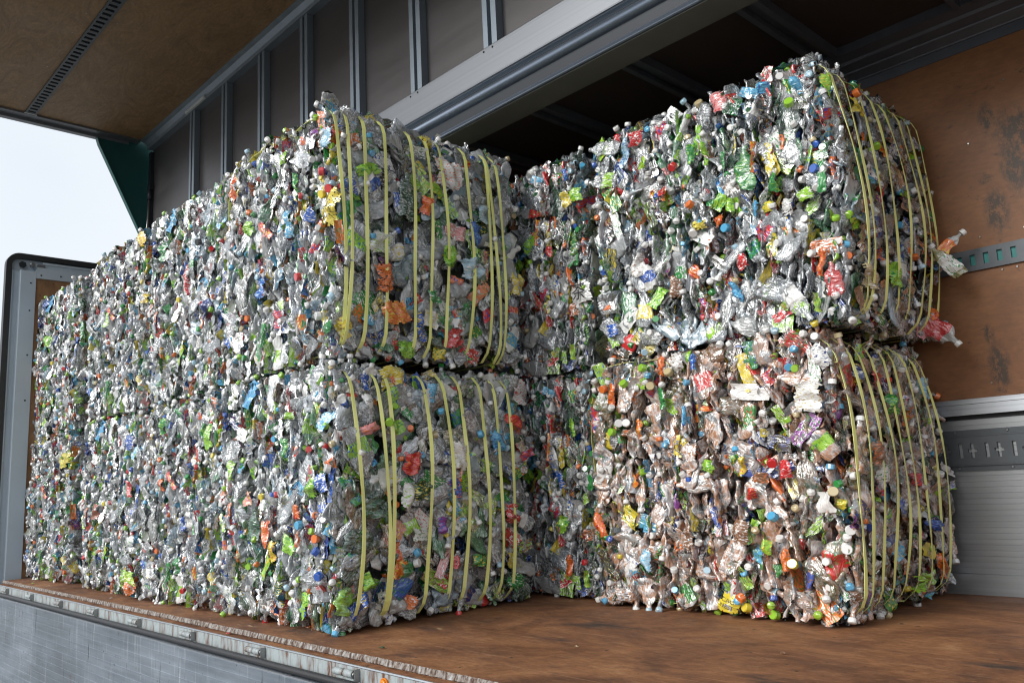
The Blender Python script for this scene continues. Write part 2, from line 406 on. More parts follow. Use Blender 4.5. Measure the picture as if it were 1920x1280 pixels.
# logistics track with crosses and slots
P = 0.110; xs = []; kinds = []
x = -4.0
marks = []
k = 0
while x < XR - 0.2:
    # cell: slot then cross
    for (a, b_, kd) in ((0, .018, 0), (.018, .034, 'S'), (.034, .056, 0), (.056, .068, 'C'), (.068, .082, 'M'), (.082, .094, 'C'), (.094, .110, 0)):
        xs.append(x + a); kinds.append(kd)
    x += P
xs.append(x)
zs = [0.572, 0.590, 0.602, 0.628, 0.641, 0.667, 0.679, 0.697]
def filled(i, j):
    kd = kinds[i]
    if kd == 'S': return not (2 <= j <= 4)
    if kd == 'C': return j != 3
    if kd == 'M': return not (2 <= j <= 4)
    return True
tr = MB(); tr.mask(xs, zs, filled, WY - 0.014, WY - 0.0045)
tr.box(-4.0, x, WY - 0.0165, WY - 0.0045, 0.6975, 0.703); tr.box(-4.0, x, WY - 0.0165, WY - 0.0045, 0.566, 0.5715)
tro = part(tr, 'logistics_track', M_TRACK, fgo)
fl = MB(); fl.box(-4.0, x, WY - 0.008, WY - 0.0045, 0.7035, 0.728); fl.box(-4.0, x, WY - 0.008, WY - 0.0045, 0.543, 0.5655)
part(fl, 'track_flange', M_TRACK, fgo)
for k in range(12):
    xx = -1.35 - 0.217 * 4 + 0.217 * k
    for zz in (0.716, 0.555):
        s_ = MB(); s_.cyl((xx, WY - 0.0085, zz), (xx, WY - 0.0125, zz), 0.006, 10, 0.0035)
        if -1.6 < xx < -0.9: part(s_, 'screw', M_SCREW, fgo)

# closed far wing: bottom rail, plywood lining, track, roof rail, roof half with ribs, its shade put into the colours
cw = MB(); cw.box(XL, XR, WY + 0.001, WY + 0.03, 0.868, 2.545)
cwo = part(cw, 'closed_far_wing', M_PLY_WALL)
br = MB(); br.prof([(WY - 0.012, 0.795), (WY - 0.012, 0.842), (WY - 0.016, 0.844), (WY - 0.016, 0.866), (WY, 0.868), (WY + 0.03, 0.866), (WY + 0.03, 0.795)], XL, XR)
part(br, 'bottom_rail', M_ALU, cwo)
gap = MB(); gap.box(XL, XR, WY + 0.035, WY + 0.05, 0.70, 0.90); part(gap, 'gap_shade_strip', M_RUBBER, cwo)  # black backing strip standing in for the shade in the gap
xs = []; fl_ = []; x = -4.0
while x < XR - 0.1:
    for a, kd in ((0, 1), (.018, 0), (.040, 1)): xs.append(x + a); fl_.append(kd)
    x += 0.056
xs.append(x)
tr = MB(); tr.mask(xs, [1.447, 1.472, 1.522, 1.547], lambda i, j: not (fl_[i] == 0 and j == 1), WY - 0.012, WY - 0.001)
tko = part(tr, 'logistics_track', M_TRACK, cwo)
bk = MB(); bk.box(-4.0, x, WY - 0.0008, WY + 0.0005, 1.455, 1.540); part(bk, 'track_backing', M_TEAL2, cwo)
for xx, zz in ((-1.13, 1.60), (-1.06, 1.43), (-0.95, 1.60), (-1.17, 0.93), (-1.12, 2.05), (-1.0, 0.90), (-0.94, 2.3), (-1.0, 1.43)):
    s_ = MB(); s_.cyl((xx, WY, zz), (xx, WY - 0.003, zz), 0.005, 10, 0.003); part(s_, 'screw', M_SCREW, cwo)
rr = MB(); rr.prof([(WY - 0.004, 2.50), (WY - 0.006, 2.548), (WY - 0.012, 2.55), (WY - 0.014, 2.556), (WY - 0.05, 2.585), (WY - 0.053, 2.592),
                    (WY - 0.10, 2.612), (WY - 0.11, 2.625), (WY - 0.17, 2.64), (WY - 0.17, 2.70), (WY + 0.03, 2.70), (WY + 0.03, 2.50)], XL, XR)
part(rr, 'roof_rail', M_RIB_SHADED, cwo)
rf = MB(); rf.box(XL, XR, 1.27, WY - 0.17, 2.685, 2.70); rp_ = part(rf, 'roof_panel', M_ROOF_SHADED, cwo)
RIBS = [-6.93 + 0.659 * k for k in range(13)]
for x in RIBS:
    if x < -4.5: continue
    q = MB()
    for a in (-0.055, 0.03):
        q.prof([(x + a, 2.635), (x + a + 0.028, 2.635), (x + a + 0.028, 2.684), (x + a, 2.684)], 1.275, WY - 0.10, ax=1)
    q.prof([(x - 0.026, 2.665), (x + 0.029, 2.665), (x + 0.029, 2.684), (x - 0.026, 2.684)], 1.275, WY - 0.10, ax=1)
    part(q, 'roof_rib', M_RIB_SHADED, cwo)

# centre beam
cb = MB()
pr = [(1.108, 2.561), (1.272, 2.561), (1.272, 2.72), (1.20, 2.78), (1.085, 2.78), (1.085, 2.70)]
cb.prof(pr, XL, XR)
cbo = part(cb, 'centre_beam', M_DARKSTEEL)
tb = MB(); pp = [(1.058, 2.728), (1.066, 2.722), (1.085, 2.716)]
for k in range(13):
    a = math.radians(100 + 15 * k * 0.92); pp.append((1.092 + 0.030 * math.cos(a), 2.678 + 0.030 * math.sin(a)))
pp += [(1.103, 2.642), (1.106, 2.622), (1.104, 2.600), (1.096, 2.578), (1.084, 2.566), (1.082, 2.560), (1.108, 2.5585), (1.120, 2.60), (1.120, 2.72)]
tb.prof(pp, XL, XR, smooth=True); part(tb, 'hinge_cover', M_TUBE, cbo)
u_ = MB(); u_.box(XL, XR, 1.100, 1.274, 2.553, 2.5582); part(u_, 'beam_underside', plain('beam_underside_paint', (0.10, 0.105, 0.09), 0.6), cbo)

# raised near wing: roof half standing up, side panel lying level above the opening
CZ = 4.10; HY = 1.062
rw = MB(); rw.box(XL, XR, HY + 0.055, HY + 0.07, 2.80, CZ)
rwo = part(rw, 'raised_near_wing', M_SKIN)
lr = MB(); lr.prof([(HY - 0.012, 2.728), (HY - 0.014, 2.735), (HY - 0.014, 2.900), (HY - 0.008, 2.908), (HY + 0.054, 2.908), (HY + 0.054, 2.728)], XL, XR)
lro = part(lr, 'hinge_rail', M_BEAM, rwo)
for x in RIBS:
    for a in (-0.035, 0.035):
        s_ = MB(); s_.cyl((x + a, HY - 0.0145, 2.885), (x + a, HY - 0.019, 2.885), 0.006, 10, 0.004); part(s_, 'bolt', M_DARKSTEEL, rwo)
for x in RIBS:
    q = MB()
    q.prof([(x - 0.055, HY + 0.005), (x - 0.018, HY + 0.005), (x - 0.018, HY + 0.0545), (x - 0.055, HY + 0.0545)], 2.908, CZ - 0.06, ax=2)
    q.prof([(x + 0.012, HY + 0.005), (x + 0.052, HY + 0.005), (x + 0.052, HY + 0.0545), (x + 0.012, HY + 0.0545)], 2.908, CZ - 0.06, ax=2)
    q.prof([(x - 0.0178, HY + 0.042), (x + 0.0118, HY + 0.042), (x + 0.0118, HY + 0.0545), (x - 0.0178, HY + 0.0545)], 2.908, CZ - 0.06, ax=2)
    part(q, 'wing_rib', M_RIB, rwo)
cn = MB(); cn.prof([(HY - 0.005, CZ - 0.075), (HY - 0.008, CZ - 0.045), (HY - 0.04, CZ - 0.016), (HY - 0.075, CZ - 0.006), (HY - 0.075, CZ + 0.02), (HY + 0.07, CZ + 0.02), (HY + 0.07, CZ - 0.075)], XL, XR)
part(cn, 'corner_rail', M_RIB, rwo)
ZP = CZ
pl = MB(); pl.box(XL + 0.03, XR, HY - 1.69, HY - 0.0755, ZP, ZP + 0.02)
part(pl, 'plywood_lining', M_PLY_CEIL, rwo)
fr = MB(); fr.box(XL + 0.02, XR, HY - 1.78, HY - 1.6905, ZP - 0.02, ZP + 0.03); part(fr, 'front_rail', M_ALU, rwo)
er = MB(); er.box(XL - 0.06, XL + 0.028, HY - 1.78, HY - 0.076, ZP - 0.018, ZP + 0.04)
er.box(XL - 0.12, XL - 0.0605, HY - 1.78, HY - 0.03, ZP - 0.045, ZP + 0.04)
part(er, 'end_rail', M_BEAM, rwo)
xs = []; fl_ = []; x = XL + 0.055
while x < XR - 0.1:
    for a, kd in ((0, 1), (.022, 0), (.056, 1)): xs.append(x + a); fl_.append(kd)
    x += 0.069
xs.append(x)
tr = MB(); tr.mask(xs, [-0.033, -0.018, 0.042, 0.060], lambda i, j: not (fl_[i] == 0 and j == 1), ZP - 0.014, ZP - 0.001, plane='xy')
part(tr, 'logistics_track', M_TRACK, rwo)
bk = MB(); bk.box(XL + 0.055, x, -0.0325, 0.0595, ZP - 0.0012, ZP - 0.0002); part(bk, 'track_backing', M_DARKSTEEL, rwo)
cp = MB(); cp.box(XL + 0.031, XL + 0.053, -0.038, 0.065, ZP - 0.016, ZP - 0.0005); part(cp, 'track_end_cap', M_SCREW, rwo)
lm = MB(); lm.box(-7.02, -6.62, HY - 0.028, HY - 0.004, CZ - 0.075, CZ - 0.047); part(lm, 'light_bar', plain('frosted_cover', (0.55, 0.58, 0.58), 0.4), rwo, 0.004)
k = 0
for x in np.arange(XL + 0.35, -4.5, 0.33):
    for yy in (-0.10, 0.12):
        s_ = MB(); s_.cyl((x, yy, ZP), (x, yy, ZP - 0.003), 0.006, 8, 0.004); part(s_, 'screw', M_SCREW, rwo)
# end plate (dark green) closing the corner of the wing
ep = MB(); ep.prof([(0.622, CZ - 0.047), (0.640, CZ - 0.11), (1.02, 3.22), (1.20, 2.84), (1.26, 2.84), (1.26, CZ + 0.04), (0.9, CZ + 0.04), (0.9, CZ - 0.047)], XL - 0.09, XL - 0.06)
part(ep, 'end_plate', M_TEAL, rwo)
ep = MB(); ep.prof([(0.617, CZ - 0.047), (0.636, CZ - 0.115), (1.016, 3.22), (1.197, 2.835), (1.186, 2.835), (1.003, 3.22), (0.624, CZ - 0.11), (0.604, CZ - 0.047)], XL - 0.10, XL - 0.045)
part(ep, 'end_plate_flange', M_TEAL, rwo)
# lift cylinder at the far end
lc = MB(); lc.cyl((XL + 0.02, 1.05, 2.75), (XL + 0.02, 1.085, 3.52), 0.012, 14)
lco = part(lc, 'lift_rod', M_SCREW)
lc = MB(); lc.cyl((XL + 0.02, 1.085, 3.50), (XL + 0.02, 1.088, 3.60), 0.022, 14); lc.box(XL - 0.02, XL + 0.05, 1.075, 1.112, 3.60, 3.66)
lc.box(XL - 0.03, XL + 0.03, 1.085, 1.13, 3.2, 4.0)
part(lc, 'lift_bracket', M_DARKSTEEL, lco)

# bulkhead at the far end of the bed
BX = -8.10
def rr_path(y0, z0, z1, rad, y1=2.42, n=10):
    pts = [(y0, z0)]
    for k in range(n + 1):
        a = math.pi - math.pi / 2 * k / n; pts.append((y0 + rad + rad * math.cos(a), z1 - rad + rad * math.sin(a)))
    pts += [(y1, z1), (y1, z0)]
    return pts
bh = MB(); bh.prof(rr_path(-0.045, -1.0, 2.775, 0.07), BX - 0.12, BX - 0.03)
bho = part(bh, 'bulkhead', M_PANEL)
# rounded black seal round the outline
sp = MB(); outer = rr_path(-0.085, -0.3, 2.815, 0.11)[:-1]; inner = rr_path(-0.040, -0.3, 2.770, 0.07)[:-1]
nn = len(outer); vs = []
for x in (BX - 0.05, BX + 0.02): vs += [(x, p[0], p[1]) for p in outer] + [(x, p[0], p[1]) for p in inner]
fs = []
for i in range(nn - 1):
    fs += [(i, i + 1, nn + i + 1, nn + i), (2 * nn + i, 3 * nn + i, 3 * nn + i + 1, 2 * nn + i + 1), (i, 2 * nn + i, 2 * nn + i + 1, i + 1), (nn + i, nn + i + 1, 3 * nn + i + 1, 3 * nn + i)]
sp.add(vs, fs, False); part(sp, 'rubber_seal', M_RUBBER, bho)
po = MB(); po.prof([(BX - 0.028, -0.04), (BX + 0.012, -0.036), (BX + 0.012, -0.028), (BX - 0.015, -0.015), (BX - 0.015, 0.018), (BX + 0.022, 0.024), (BX + 0.03, 0.03), (BX + 0.03, 0.15), (BX - 0.028, 0.15)], -0.3, 2.66, ax=2)
part(po, 'corner_post', M_PANEL, bho)
tp = MB(); tp.box(BX - 0.028, BX + 0.03, 0.1505, 2.36, 2.60, 2.70); tp.box(BX - 0.028, BX + 0.005, 0.12, 2.36, 2.7005, 2.735); tp.box(BX - 0.028, BX + 0.018, 0.2, 2.36, 2.7355, 2.752)
part(tp, 'header', M_PANEL, bho)
pw = MB(); pw.box(BX - 0.028, BX + 0.012, 0.1505, 2.36, 0.0, 2.5995)
part(pw, 'plywood_lining', M_PLY_END, bho)
for yy, zz in ((0.11, 2.55), (0.19, 2.63), (0.11, 2.3), (0.11, 1.9), (0.11, 1.5), (0.35, 2.64)):
    s_ = MB(); s_.cyl((BX + 0.03, yy, zz), (BX + 0.034, yy, zz), 0.008, 8, 0.005); part(s_, 'screw', M_DARKSTEEL, bho)
lt = MB(); lt.cyl((BX + 0.005, 0.115, 2.715), (BX + 0.06, 0.115, 2.715), 0.018, 12); lt.box(BX + 0.0055, BX + 0.02, 0.16, 0.22, 2.70, 2.73)
part(lt, 'latch', M_SCREW, bho)
hxh = MB(); hxh.cyl((BX + 0.001, 0.045, 2.715), (BX + 0.006, 0.045, 2.715), 0.032, 6, smooth=False); part(hxh, 'hex_hole_shade', M_DARKSTEEL, bho)  # dark disc standing in for the shade of a hexagonal hole

# ------------------------------------------------------------------ crushed bottles
def plastic(name, dirt=0.0):
    m = bpy.data.materials.new(name); m.use_nodes = True; t = m.node_tree; t.nodes.clear()
    o = N(t, 'OutputMaterial')
    a1 = N(t, 'Attribute', attribute_name='pcol'); a2 = N(t, 'Attribute', attribute_name='pcol2')
    # printed pattern on labels
    la = N(t, 'Attribute', attribute_name='loc')
    def ln(stretch, detail=3, rough=.5, dist=0.0):
        mp = N(t, 'Mapping'); mp.inputs['Scale'].default_value = stretch; q = N(t, 'TexNoise'); q.inputs['Scale'].default_value = 1
        q.inputs['Detail'].default_value = detail; q.inputs['Roughness'].default_value = rough; q.inputs['Distortion'].default_value = dist
        t.links.new(la.outputs['Vector'], mp.inputs[0]); t.links.new(mp.outputs[0], q.inputs['Vector']); return q.outputs['Fac']
    pn = ln((70, 150, 60), 3, .5, .5); pk = ramp(t, pn, [(0.56, (0, 0, 0)), (0.59, (1, 1, 1))])
    mk = mixc(t, 1.0, pk, a1.outputs['Alpha'], 'MULTIPLY')
    mk2 = N(t, 'Math', operation='MULTIPLY'); t.links.new(mk, mk2.inputs[0]); t.links.new(a2.outputs['Alpha'], mk2.inputs[1])
    c = mixc(t, mk2.outputs[0], a1.outputs['Color'], a2.outputs['Color'])
    # dusty film
    dn = noise(t, 22, 5, 0.65)
    if dirt:
        dk = ramp(t, dn, [(0.39, (0, 0, 0)), (0.51, (dirt,) * 3)]); dcol = (0.44, 0.185, 0.066)
    else:
        dk = ramp(t, dn, [(0.60, (0, 0, 0)), (0.80, (0.15,) * 3)]); dcol = (0.30, 0.25, 0.20)
    if dirt:                                          # the mud is inside the clear bottles, not on caps and labels
        iv = N(t, 'Math', operation='SUBTRACT'); iv.inputs[0].default_value = 1.1; iv.use_clamp = True; t.links.new(a1.outputs['Alpha'], iv.inputs[1]); dk = mixc(t, 1.0, dk, iv.outputs[0], 'MULTIPLY')
    dk2 = N(t, 'RGBToBW'); t.links.new(dk, dk2.inputs[0])
    c = mixc(t, dk2.outputs[0], c, dcol)
    # stress-whitened creases in the clear plastic
    vc = N(t, 'TexVoronoi', feature='DISTANCE_TO_EDGE'); vc.inputs['Scale'].default_value = 62
    vc.inputs['Scale'].default_value = 1
    wn = N(t, 'TexNoise'); wn.inputs['Scale'].default_value = 30; wn.inputs['Detail'].default_value = 3
    vm = N(t, 'VectorMath', operation='MULTIPLY_ADD'); vm.inputs[1].default_value = (.04, .04, .04)
    mpv = N(t, 'Mapping'); mpv.inputs['Scale'].default_value = (28, 62, 30)
    t.links.new(la.outputs['Vector'], wn.inputs['Vector']); t.links.new(wn.outputs['Color'], vm.inputs[0]); t.links.new(la.outputs['Vector'], vm.inputs[2])
    t.links.new(vm.outputs[0], mpv.inputs[0]); t.links.new(mpv.outputs[0], vc.inputs['Vector'])
    cr0 = ramp(t, vc.outputs['Distance'], [(0.0, (.95,) * 3), (0.09, (.5,) * 3), (0.26, (0, 0, 0))])
    big = ramp(t, noise(t, 16, 4, .6), [(0.40, (.15,) * 3), (0.62, (1, 1, 1))])
    crk = N(t, 'RGBToBW'); t.links.new(mixc(t, 1.0, cr0, big, 'MULTIPLY'), crk.inputs[0])
    inv = N(t, 'Math', operation='SUBTRACT'); inv.inputs[0].default_value = 1.0; t.links.new(a1.outputs['Alpha'], inv.inputs[1])
    crm = N(t, 'Math', operation='MULTIPLY'); t.links.new(crk.outputs[0], crm.inputs[0]); t.links.new(inv.outputs[0], crm.inputs[1])
    c = mixc(t, crm.outputs[0], c, (.86, .91, .95))
    # opacity: pigment of the piece, or the dirt on it
    op = N(t, 'MapRange'); op.inputs[3].default_value = 0.24; op.inputs[4].default_value = 1.0
    t.links.new(a1.outputs['Alpha'], op.inputs[0])
    mxo = N(t, 'Math', operation='MAXIMUM'); t.links.new(op.outputs[0], mxo.inputs[0]); mxa = N(t, 'Math', operation='MAXIMUM'); t.links.new(dk2.outputs[0], mxa.inputs[0]); t.links.new(crm.outputs[0], mxa.inputs[1]); t.links.new(mxa.outputs[0], mxo.inputs[1])
    mxs = N(t, 'Math', operation='MAXIMUM'); t.links.new(a1.outputs['Alpha'], mxs.inputs[0]); t.links.new(dk2.outputs[0], mxs.inputs[1])
    bn = ln((20, 58, 20), 2.5, .5, 1.2)
    bp = N(t, 'Bump'); bp.inputs['Strength'].default_value = 1.0; bp.inputs['Distance'].default_value = 0.008
    t.links.new(bn, bp.inputs['Height'])
    dif = N(t, 'BsdfDiffuse'); t.links.new(c, dif.inputs['Color']); t.links.new(bp.outputs[0], dif.inputs['Normal'])
    tr_ = N(t, 'BsdfTransparent'); t.links.new(mixc(t, 0.5, (1, 1, 1), c), tr_.inputs['Color'])
    m1 = N(t, 'MixShader'); t.links.new(mxo.outputs[0], m1.inputs[0]); t.links.new(tr_.outputs[0], m1.inputs[1]); t.links.new(dif.outputs[0], m1.inputs[2])
    gl = N(t, 'BsdfAnisotropic') if False else N(t, 'BsdfGlossy'); gl.inputs['Roughness'].default_value = 0.13
    t.links.new(bp.outputs[0], gl.inputs['Normal'])
    fr_ = N(t, 'Fresnel'); fr_.inputs['IOR'].default_value = 1.6; t.links.new(bp.outputs[0], fr_.inputs['Normal'])
    ff = N(t, 'MapRange'); ff.inputs[1].default_value = 0.0; ff.inputs[2].default_value = 1.0
    ff.inputs[3].default_value = 0.16; ff.inputs[4].default_value = 1.6
    t.links.new(fr_.outputs[0], ff.inputs[0])
    lo = N(t, 'MapRange'); lo.inputs[3].default_value = 0.125; lo.inputs[4].default_value = 0.05      # clear film is many-layered and glossier than ink
    t.links.new(mxs.outputs[0], lo.inputs[0]); t.links.new(lo.outputs[0], ff.inputs[3])
    m2 = N(t, 'MixShader'); t.links.new(ff.outputs[0], m2.inputs[0]); t.links.new(m1.outputs[0], m2.inputs[1]); t.links.new(gl.outputs[0], m2.inputs[2])
    t.links.new(m2.outputs[0], o.inputs['Surface'])
    return m
M_PET = plastic('crushed_plastic'); M_PETD = plastic('muddy_crushed_plastic', 0.95)

PAL = {'lime': (.30, .58, .04), 'green': (.03, .27, .06), 'white': (.78, .78, .76), 'blue': (.02, .10, .45), 'cyan': (.10, .42, .68),
       'red': (.60, .025, .03), 'orange': (.78, .18, .03), 'yellow': (.75, .60, .05), 'purple': (.25, .05, .32), 'pink': (.70, .28, .28),
       'brown': (.25, .12, .06), 'dkgreen': (.01, .075, .035), 'navy': (.012, .03, .16), 'black': (.02, .02, .02), 'beige': (.55, .45, .25), 'paleblue': (.40, .60, .72)}
LABELS = ['lime'] * 13 + ['green'] * 9 + ['white'] * 22 + ['blue'] * 7 + ['cyan'] * 9 + ['red'] * 7 + ['orange'] * 6 + ['yellow'] * 6 + ['purple', 'pink', 'pink', 'brown', 'dkgreen', 'dkgreen', 'navy', 'navy', 'black']
CAPS = ['white'] * 75 + ['beige'] * 5 + ['cyan'] * 6 + ['lime'] * 6 + ['orange'] * 5 + ['red'] * 3 + ['blue'] * 3 + ['green'] * 4 + ['paleblue'] * 8 + ['yellow'] * 2 + ['black']
CLEAR = [(.72, .77, .80), (.66, .70, .73), (.78, .82, .85), (.68, .74, .81), (.62, .63, .61), (.74, .76, .73), (.82, .86, .89)]

def bottle_arrays(R, nr, ns, big=False):
    """one crushed bottle along +X: verts, quads, per-face colour 1/2, and the frame of its mouth"""
    L = R.uniform(.17, .22) * (1.35 if big else 1); rad = R.uniform(.030, .034) * (1.45 if big else 1)
    flat = R.uniform(.17, .42); wide = 1.42 - 0.45 * flat
    ts = np.linspace(0, 1, nr)
    prof = np.interp(ts, [0, .04, .1, .62, .72, .84, .90, 1.0], [.62, .93, 1, 1, .92, .52, .40, .38])
    prof = prof * (1 + .045 * np.sin(ts * ((75 if nr > 30 else 38) if R.random() < .5 else 9) + R.random() * 6) * (ts < .7))
    neck = np.clip((ts - .80) / .08, 0, 1)
    th = np.linspace(0, 2 * np.pi, ns, endpoint=False)
    T, H = np.meshgrid(ts, th, indexing='ij'); PR = prof[:, None] * rad; NK = neck[:, None]
    PRn = PR * (1 - NK) + .0125 * NK
    y = PRn * np.cos(H) * (wide * (1 - NK) + NK); z = PRn * np.sin(H) * (flat * (1 - NK) + .72 * NK)
    sq = R.uniform(.72, 1.0); x = T * L * sq
    body = (1 - NK)
    p = np.stack([x, y, z], -1)
    for k in range(7):                                   # sharp folds
        a = R.uniform(0, np.pi * 2); f = R.uniform(16, 60); ph_ = R.uniform(0, 6)
        s = p[..., 0] * np.cos(a) * f + p[..., 1] * np.sin(a) * f * 1.5 + p[..., 2] * R.uniform(-40, 40) + ph_
        tri = 2 * np.abs((s / np.pi) % 1 - .5) * 2 - 1
        amp = R.uniform(.0015, .0045)
        p[..., 2] += tri * amp * body; p[..., 1] += tri * amp * .8 * R.choice((-1, 1)) * body; p[..., 0] += tri * amp * .5 * body
    rs = np.random.RandomState(R.randrange(10 ** 9))
    p += rs.normal(0, .0008, p.shape) * body[..., None]
    bend = R.uniform(-1.2, 1.2); p[..., 2] += bend * (p[..., 0] - L * .4) ** 2 * 1.6
    b2 = R.uniform(-1, 1); p[..., 1] += b2 * (p[..., 0] - L * .4) ** 2 * 1.4
    tw = R.uniform(-3, 3); an = tw * (p[..., 0] - L * .4); yy = p[..., 1] * np.cos(an) - p[..., 2] * np.sin(an); zz = p[..., 1] * np.sin(an) + p[..., 2] * np.cos(an)
    p[..., 1], p[..., 2] = yy, zz
    m0 = p[-1].mean(0); m1 = p[-2].mean(0); ax = (m0 - m1) / np.linalg.norm(m0 - m1)
    p[..., 0] -= L * sq * .45; m0 = m0 - np.array([L * sq * .45, 0, 0])
    V = p.reshape(-1, 3)
    i = np.arange(nr - 1)[:, None] * ns; j = np.arange(ns)[None, :]; j2 = (j + 1) % ns
    Q = np.stack([i + j, i + j2, i + ns + j2, i + ns + j], -1).reshape(-1, 4)
    # colours
    rr_ = R.random()
    if rr_ < .80: base = R.choice(CLEAR); al = R.choice((0.0, 0.0, .04, .1, .3))
    elif rr_ < .86: base = PAL['dkgreen']; al = .55
    elif rr_ < .91: base = (.10, .38, .16); al = .4
    elif rr_ < .95: base = (.40, .58, .70); al = .3
    elif rr_ < .975: base = (.25, .14, .07); al = .5
    else: base = PAL['white']; al = 1.0
    c1 = np.tile(np.array([*base, al]), (len(Q), 1)); c2 = np.tile(np.array([.8, .8, .8, 0.]), (len(Q), 1))
    if R.random() < .42:
        lab = PAL[R.choice(LABELS)]; l2 = PAL[R.choice(['white', 'white', 'white', 'red', 'blue', 'green', 'yellow', 'black', 'brown'])]
        t0 = R.uniform(.12, .35); t1 = R.uniform(.5, .72)
        tm = (ts[:-1] + ts[1:]) / 2; mk = np.repeat((tm > t0) & (tm < t1), ns)
        if R.random() < .35:                             # torn: only part of the way round
            c_ = R.uniform(0, 6.28); mm = (np.cos(th - c_) > R.uniform(-.6, .3)); mk = mk & np.tile(mm, nr - 1)
        c1[mk] = [*lab, 1.0]; c2[mk] = [*l2, 1.0]
    return V, Q, c1, c2, m0, ax

def cap_arrays(R, col=None, n=12):
    r, h = .0150, .019
    prof = [(0, .004, 0), (r * .98, .0, 0), (r, .004, 0), (r, h * .85, 0), (r * .88, h, 0), (0, h, 0)]
    V = []; 
    for (rd, xx, _) in prof:
        for k in range(n):
            a = 2 * np.pi * k / n; rq = rd * (1 + (.03 if k % 2 else 0)) if rd > .01 else rd
            V.append((xx, rq * np.cos(a), rq * np.sin(a)))
    V = np.array(V); Q = []
    for i in range(len(prof) - 1):
        for k in range(n): k2 = (k + 1) % n; Q.append((i * n + k, i * n + k2, (i + 1) * n + k2, (i + 1) * n + k))
    Q = np.array(Q); c = PAL[col or R.choice(CAPS)]
    return V, Q, np.tile(np.array([*c, 1.0]), (len(Q), 1)), np.tile(np.array([0, 0, 0, 0.]), (len(Q), 1))

def film_arrays(R):
    n1, n2 = 8, 5; a = R.uniform(.07, .17); b = R.uniform(.03, .08)
    X, Y = np.meshgrid(np.linspace(-a / 2, a / 2, n1), np.linspace(-b / 2, b / 2, n2), indexing='ij')
    Z = np.zeros_like(X)
    for k in range(4):
        an = R.uniform(0, 3.1); f = R.uniform(40, 110)
        s = X * np.cos(an) * f + Y * np.sin(an) * f + R.uniform(0, 6); Z += (2 * np.abs((s / np.pi) % 1 - .5) * 2 - 1) * R.uniform(.002, .007)
    V = np.stack([X, Y, Z], -1).reshape(-1, 3) + np.random.RandomState(R.randrange(10 ** 9)).normal(0, .0012, (n1 * n2, 3))
    i = np.arange(n1 - 1)[:, None] * n2; j = np.arange(n2 - 1)[None, :]
    Q = np.stack([i + j, i + j + 1, i + n2 + j + 1, i + n2 + j], -1).reshape(-1, 4)
    c = PAL[R.choice(LABELS)]; c2 = PAL[R.choice(['white', 'white', 'yellow', 'blue', 'green'])]
    return V, Q, np.tile(np.array([*c, 1.0]), (len(Q), 1)), np.tile(np.array([*c2, 1.]), (len(Q), 1))

def np_mesh(name, V, Q, C1, C2, mat, loc=None, sm=None):
    me = bpy.data.meshes.new(name); nv, nq = len(V), len(Q)
    me.vertices.add(nv); me.vertices.foreach_set('co', V.astype(np.float32).ravel())
    me.loops.add(nq * 4); me.loops.foreach_set('vertex_index', Q.astype(np.int32).ravel())
    me.polygons.add(nq); me.polygons.foreach_set('loop_start', np.arange(0, nq * 4, 4, dtype=np.int32))
    me.polygons.foreach_set('loop_total', np.full(nq, 4, dtype=np.int32))
    me.polygons.foreach_set('use_smooth', np.ones(nq, dtype=bool) if sm is None else sm)
    for nm, C in (('pcol', C1), ('pcol2', C2)):
        at = me.attributes.new(nm, 'FLOAT_COLOR', 'FACE'); at.data.foreach_set('color', C.astype(np.float32).ravel())
    lc = (V + np.array([0, 0, len(V) * .37 % 5]) if loc is None else loc)
    at = me.attributes.new('loc', 'FLOAT_VECTOR', 'POINT'); at.data.foreach_set('vector', lc.astype(np.float32).ravel())
    me.materials.append(mat); me.update(calc_edges=True)
    return me

def frame(Rn, thick, theta, jit):
    """rotation with local Z (thickness) near `thick`, local X (length) turned by theta about it"""
    n = Vector(thick) + Vector((Rn.gauss(0, jit), Rn.gauss(0, jit), Rn.gauss(0, jit))); n.normalize()
    if Rn.random() < .5: n = -n
    u = Vector((0, 0, 1)) if abs(n.z) < .8 else Vector((1, 0, 0))
    u = (u - n * u.dot(n)).normalized(); v = n.cross(u)
    x = u * math.cos(theta) + v * math.sin(theta); y = n.cross(x)
    return Matrix((x, y, n)).transposed()

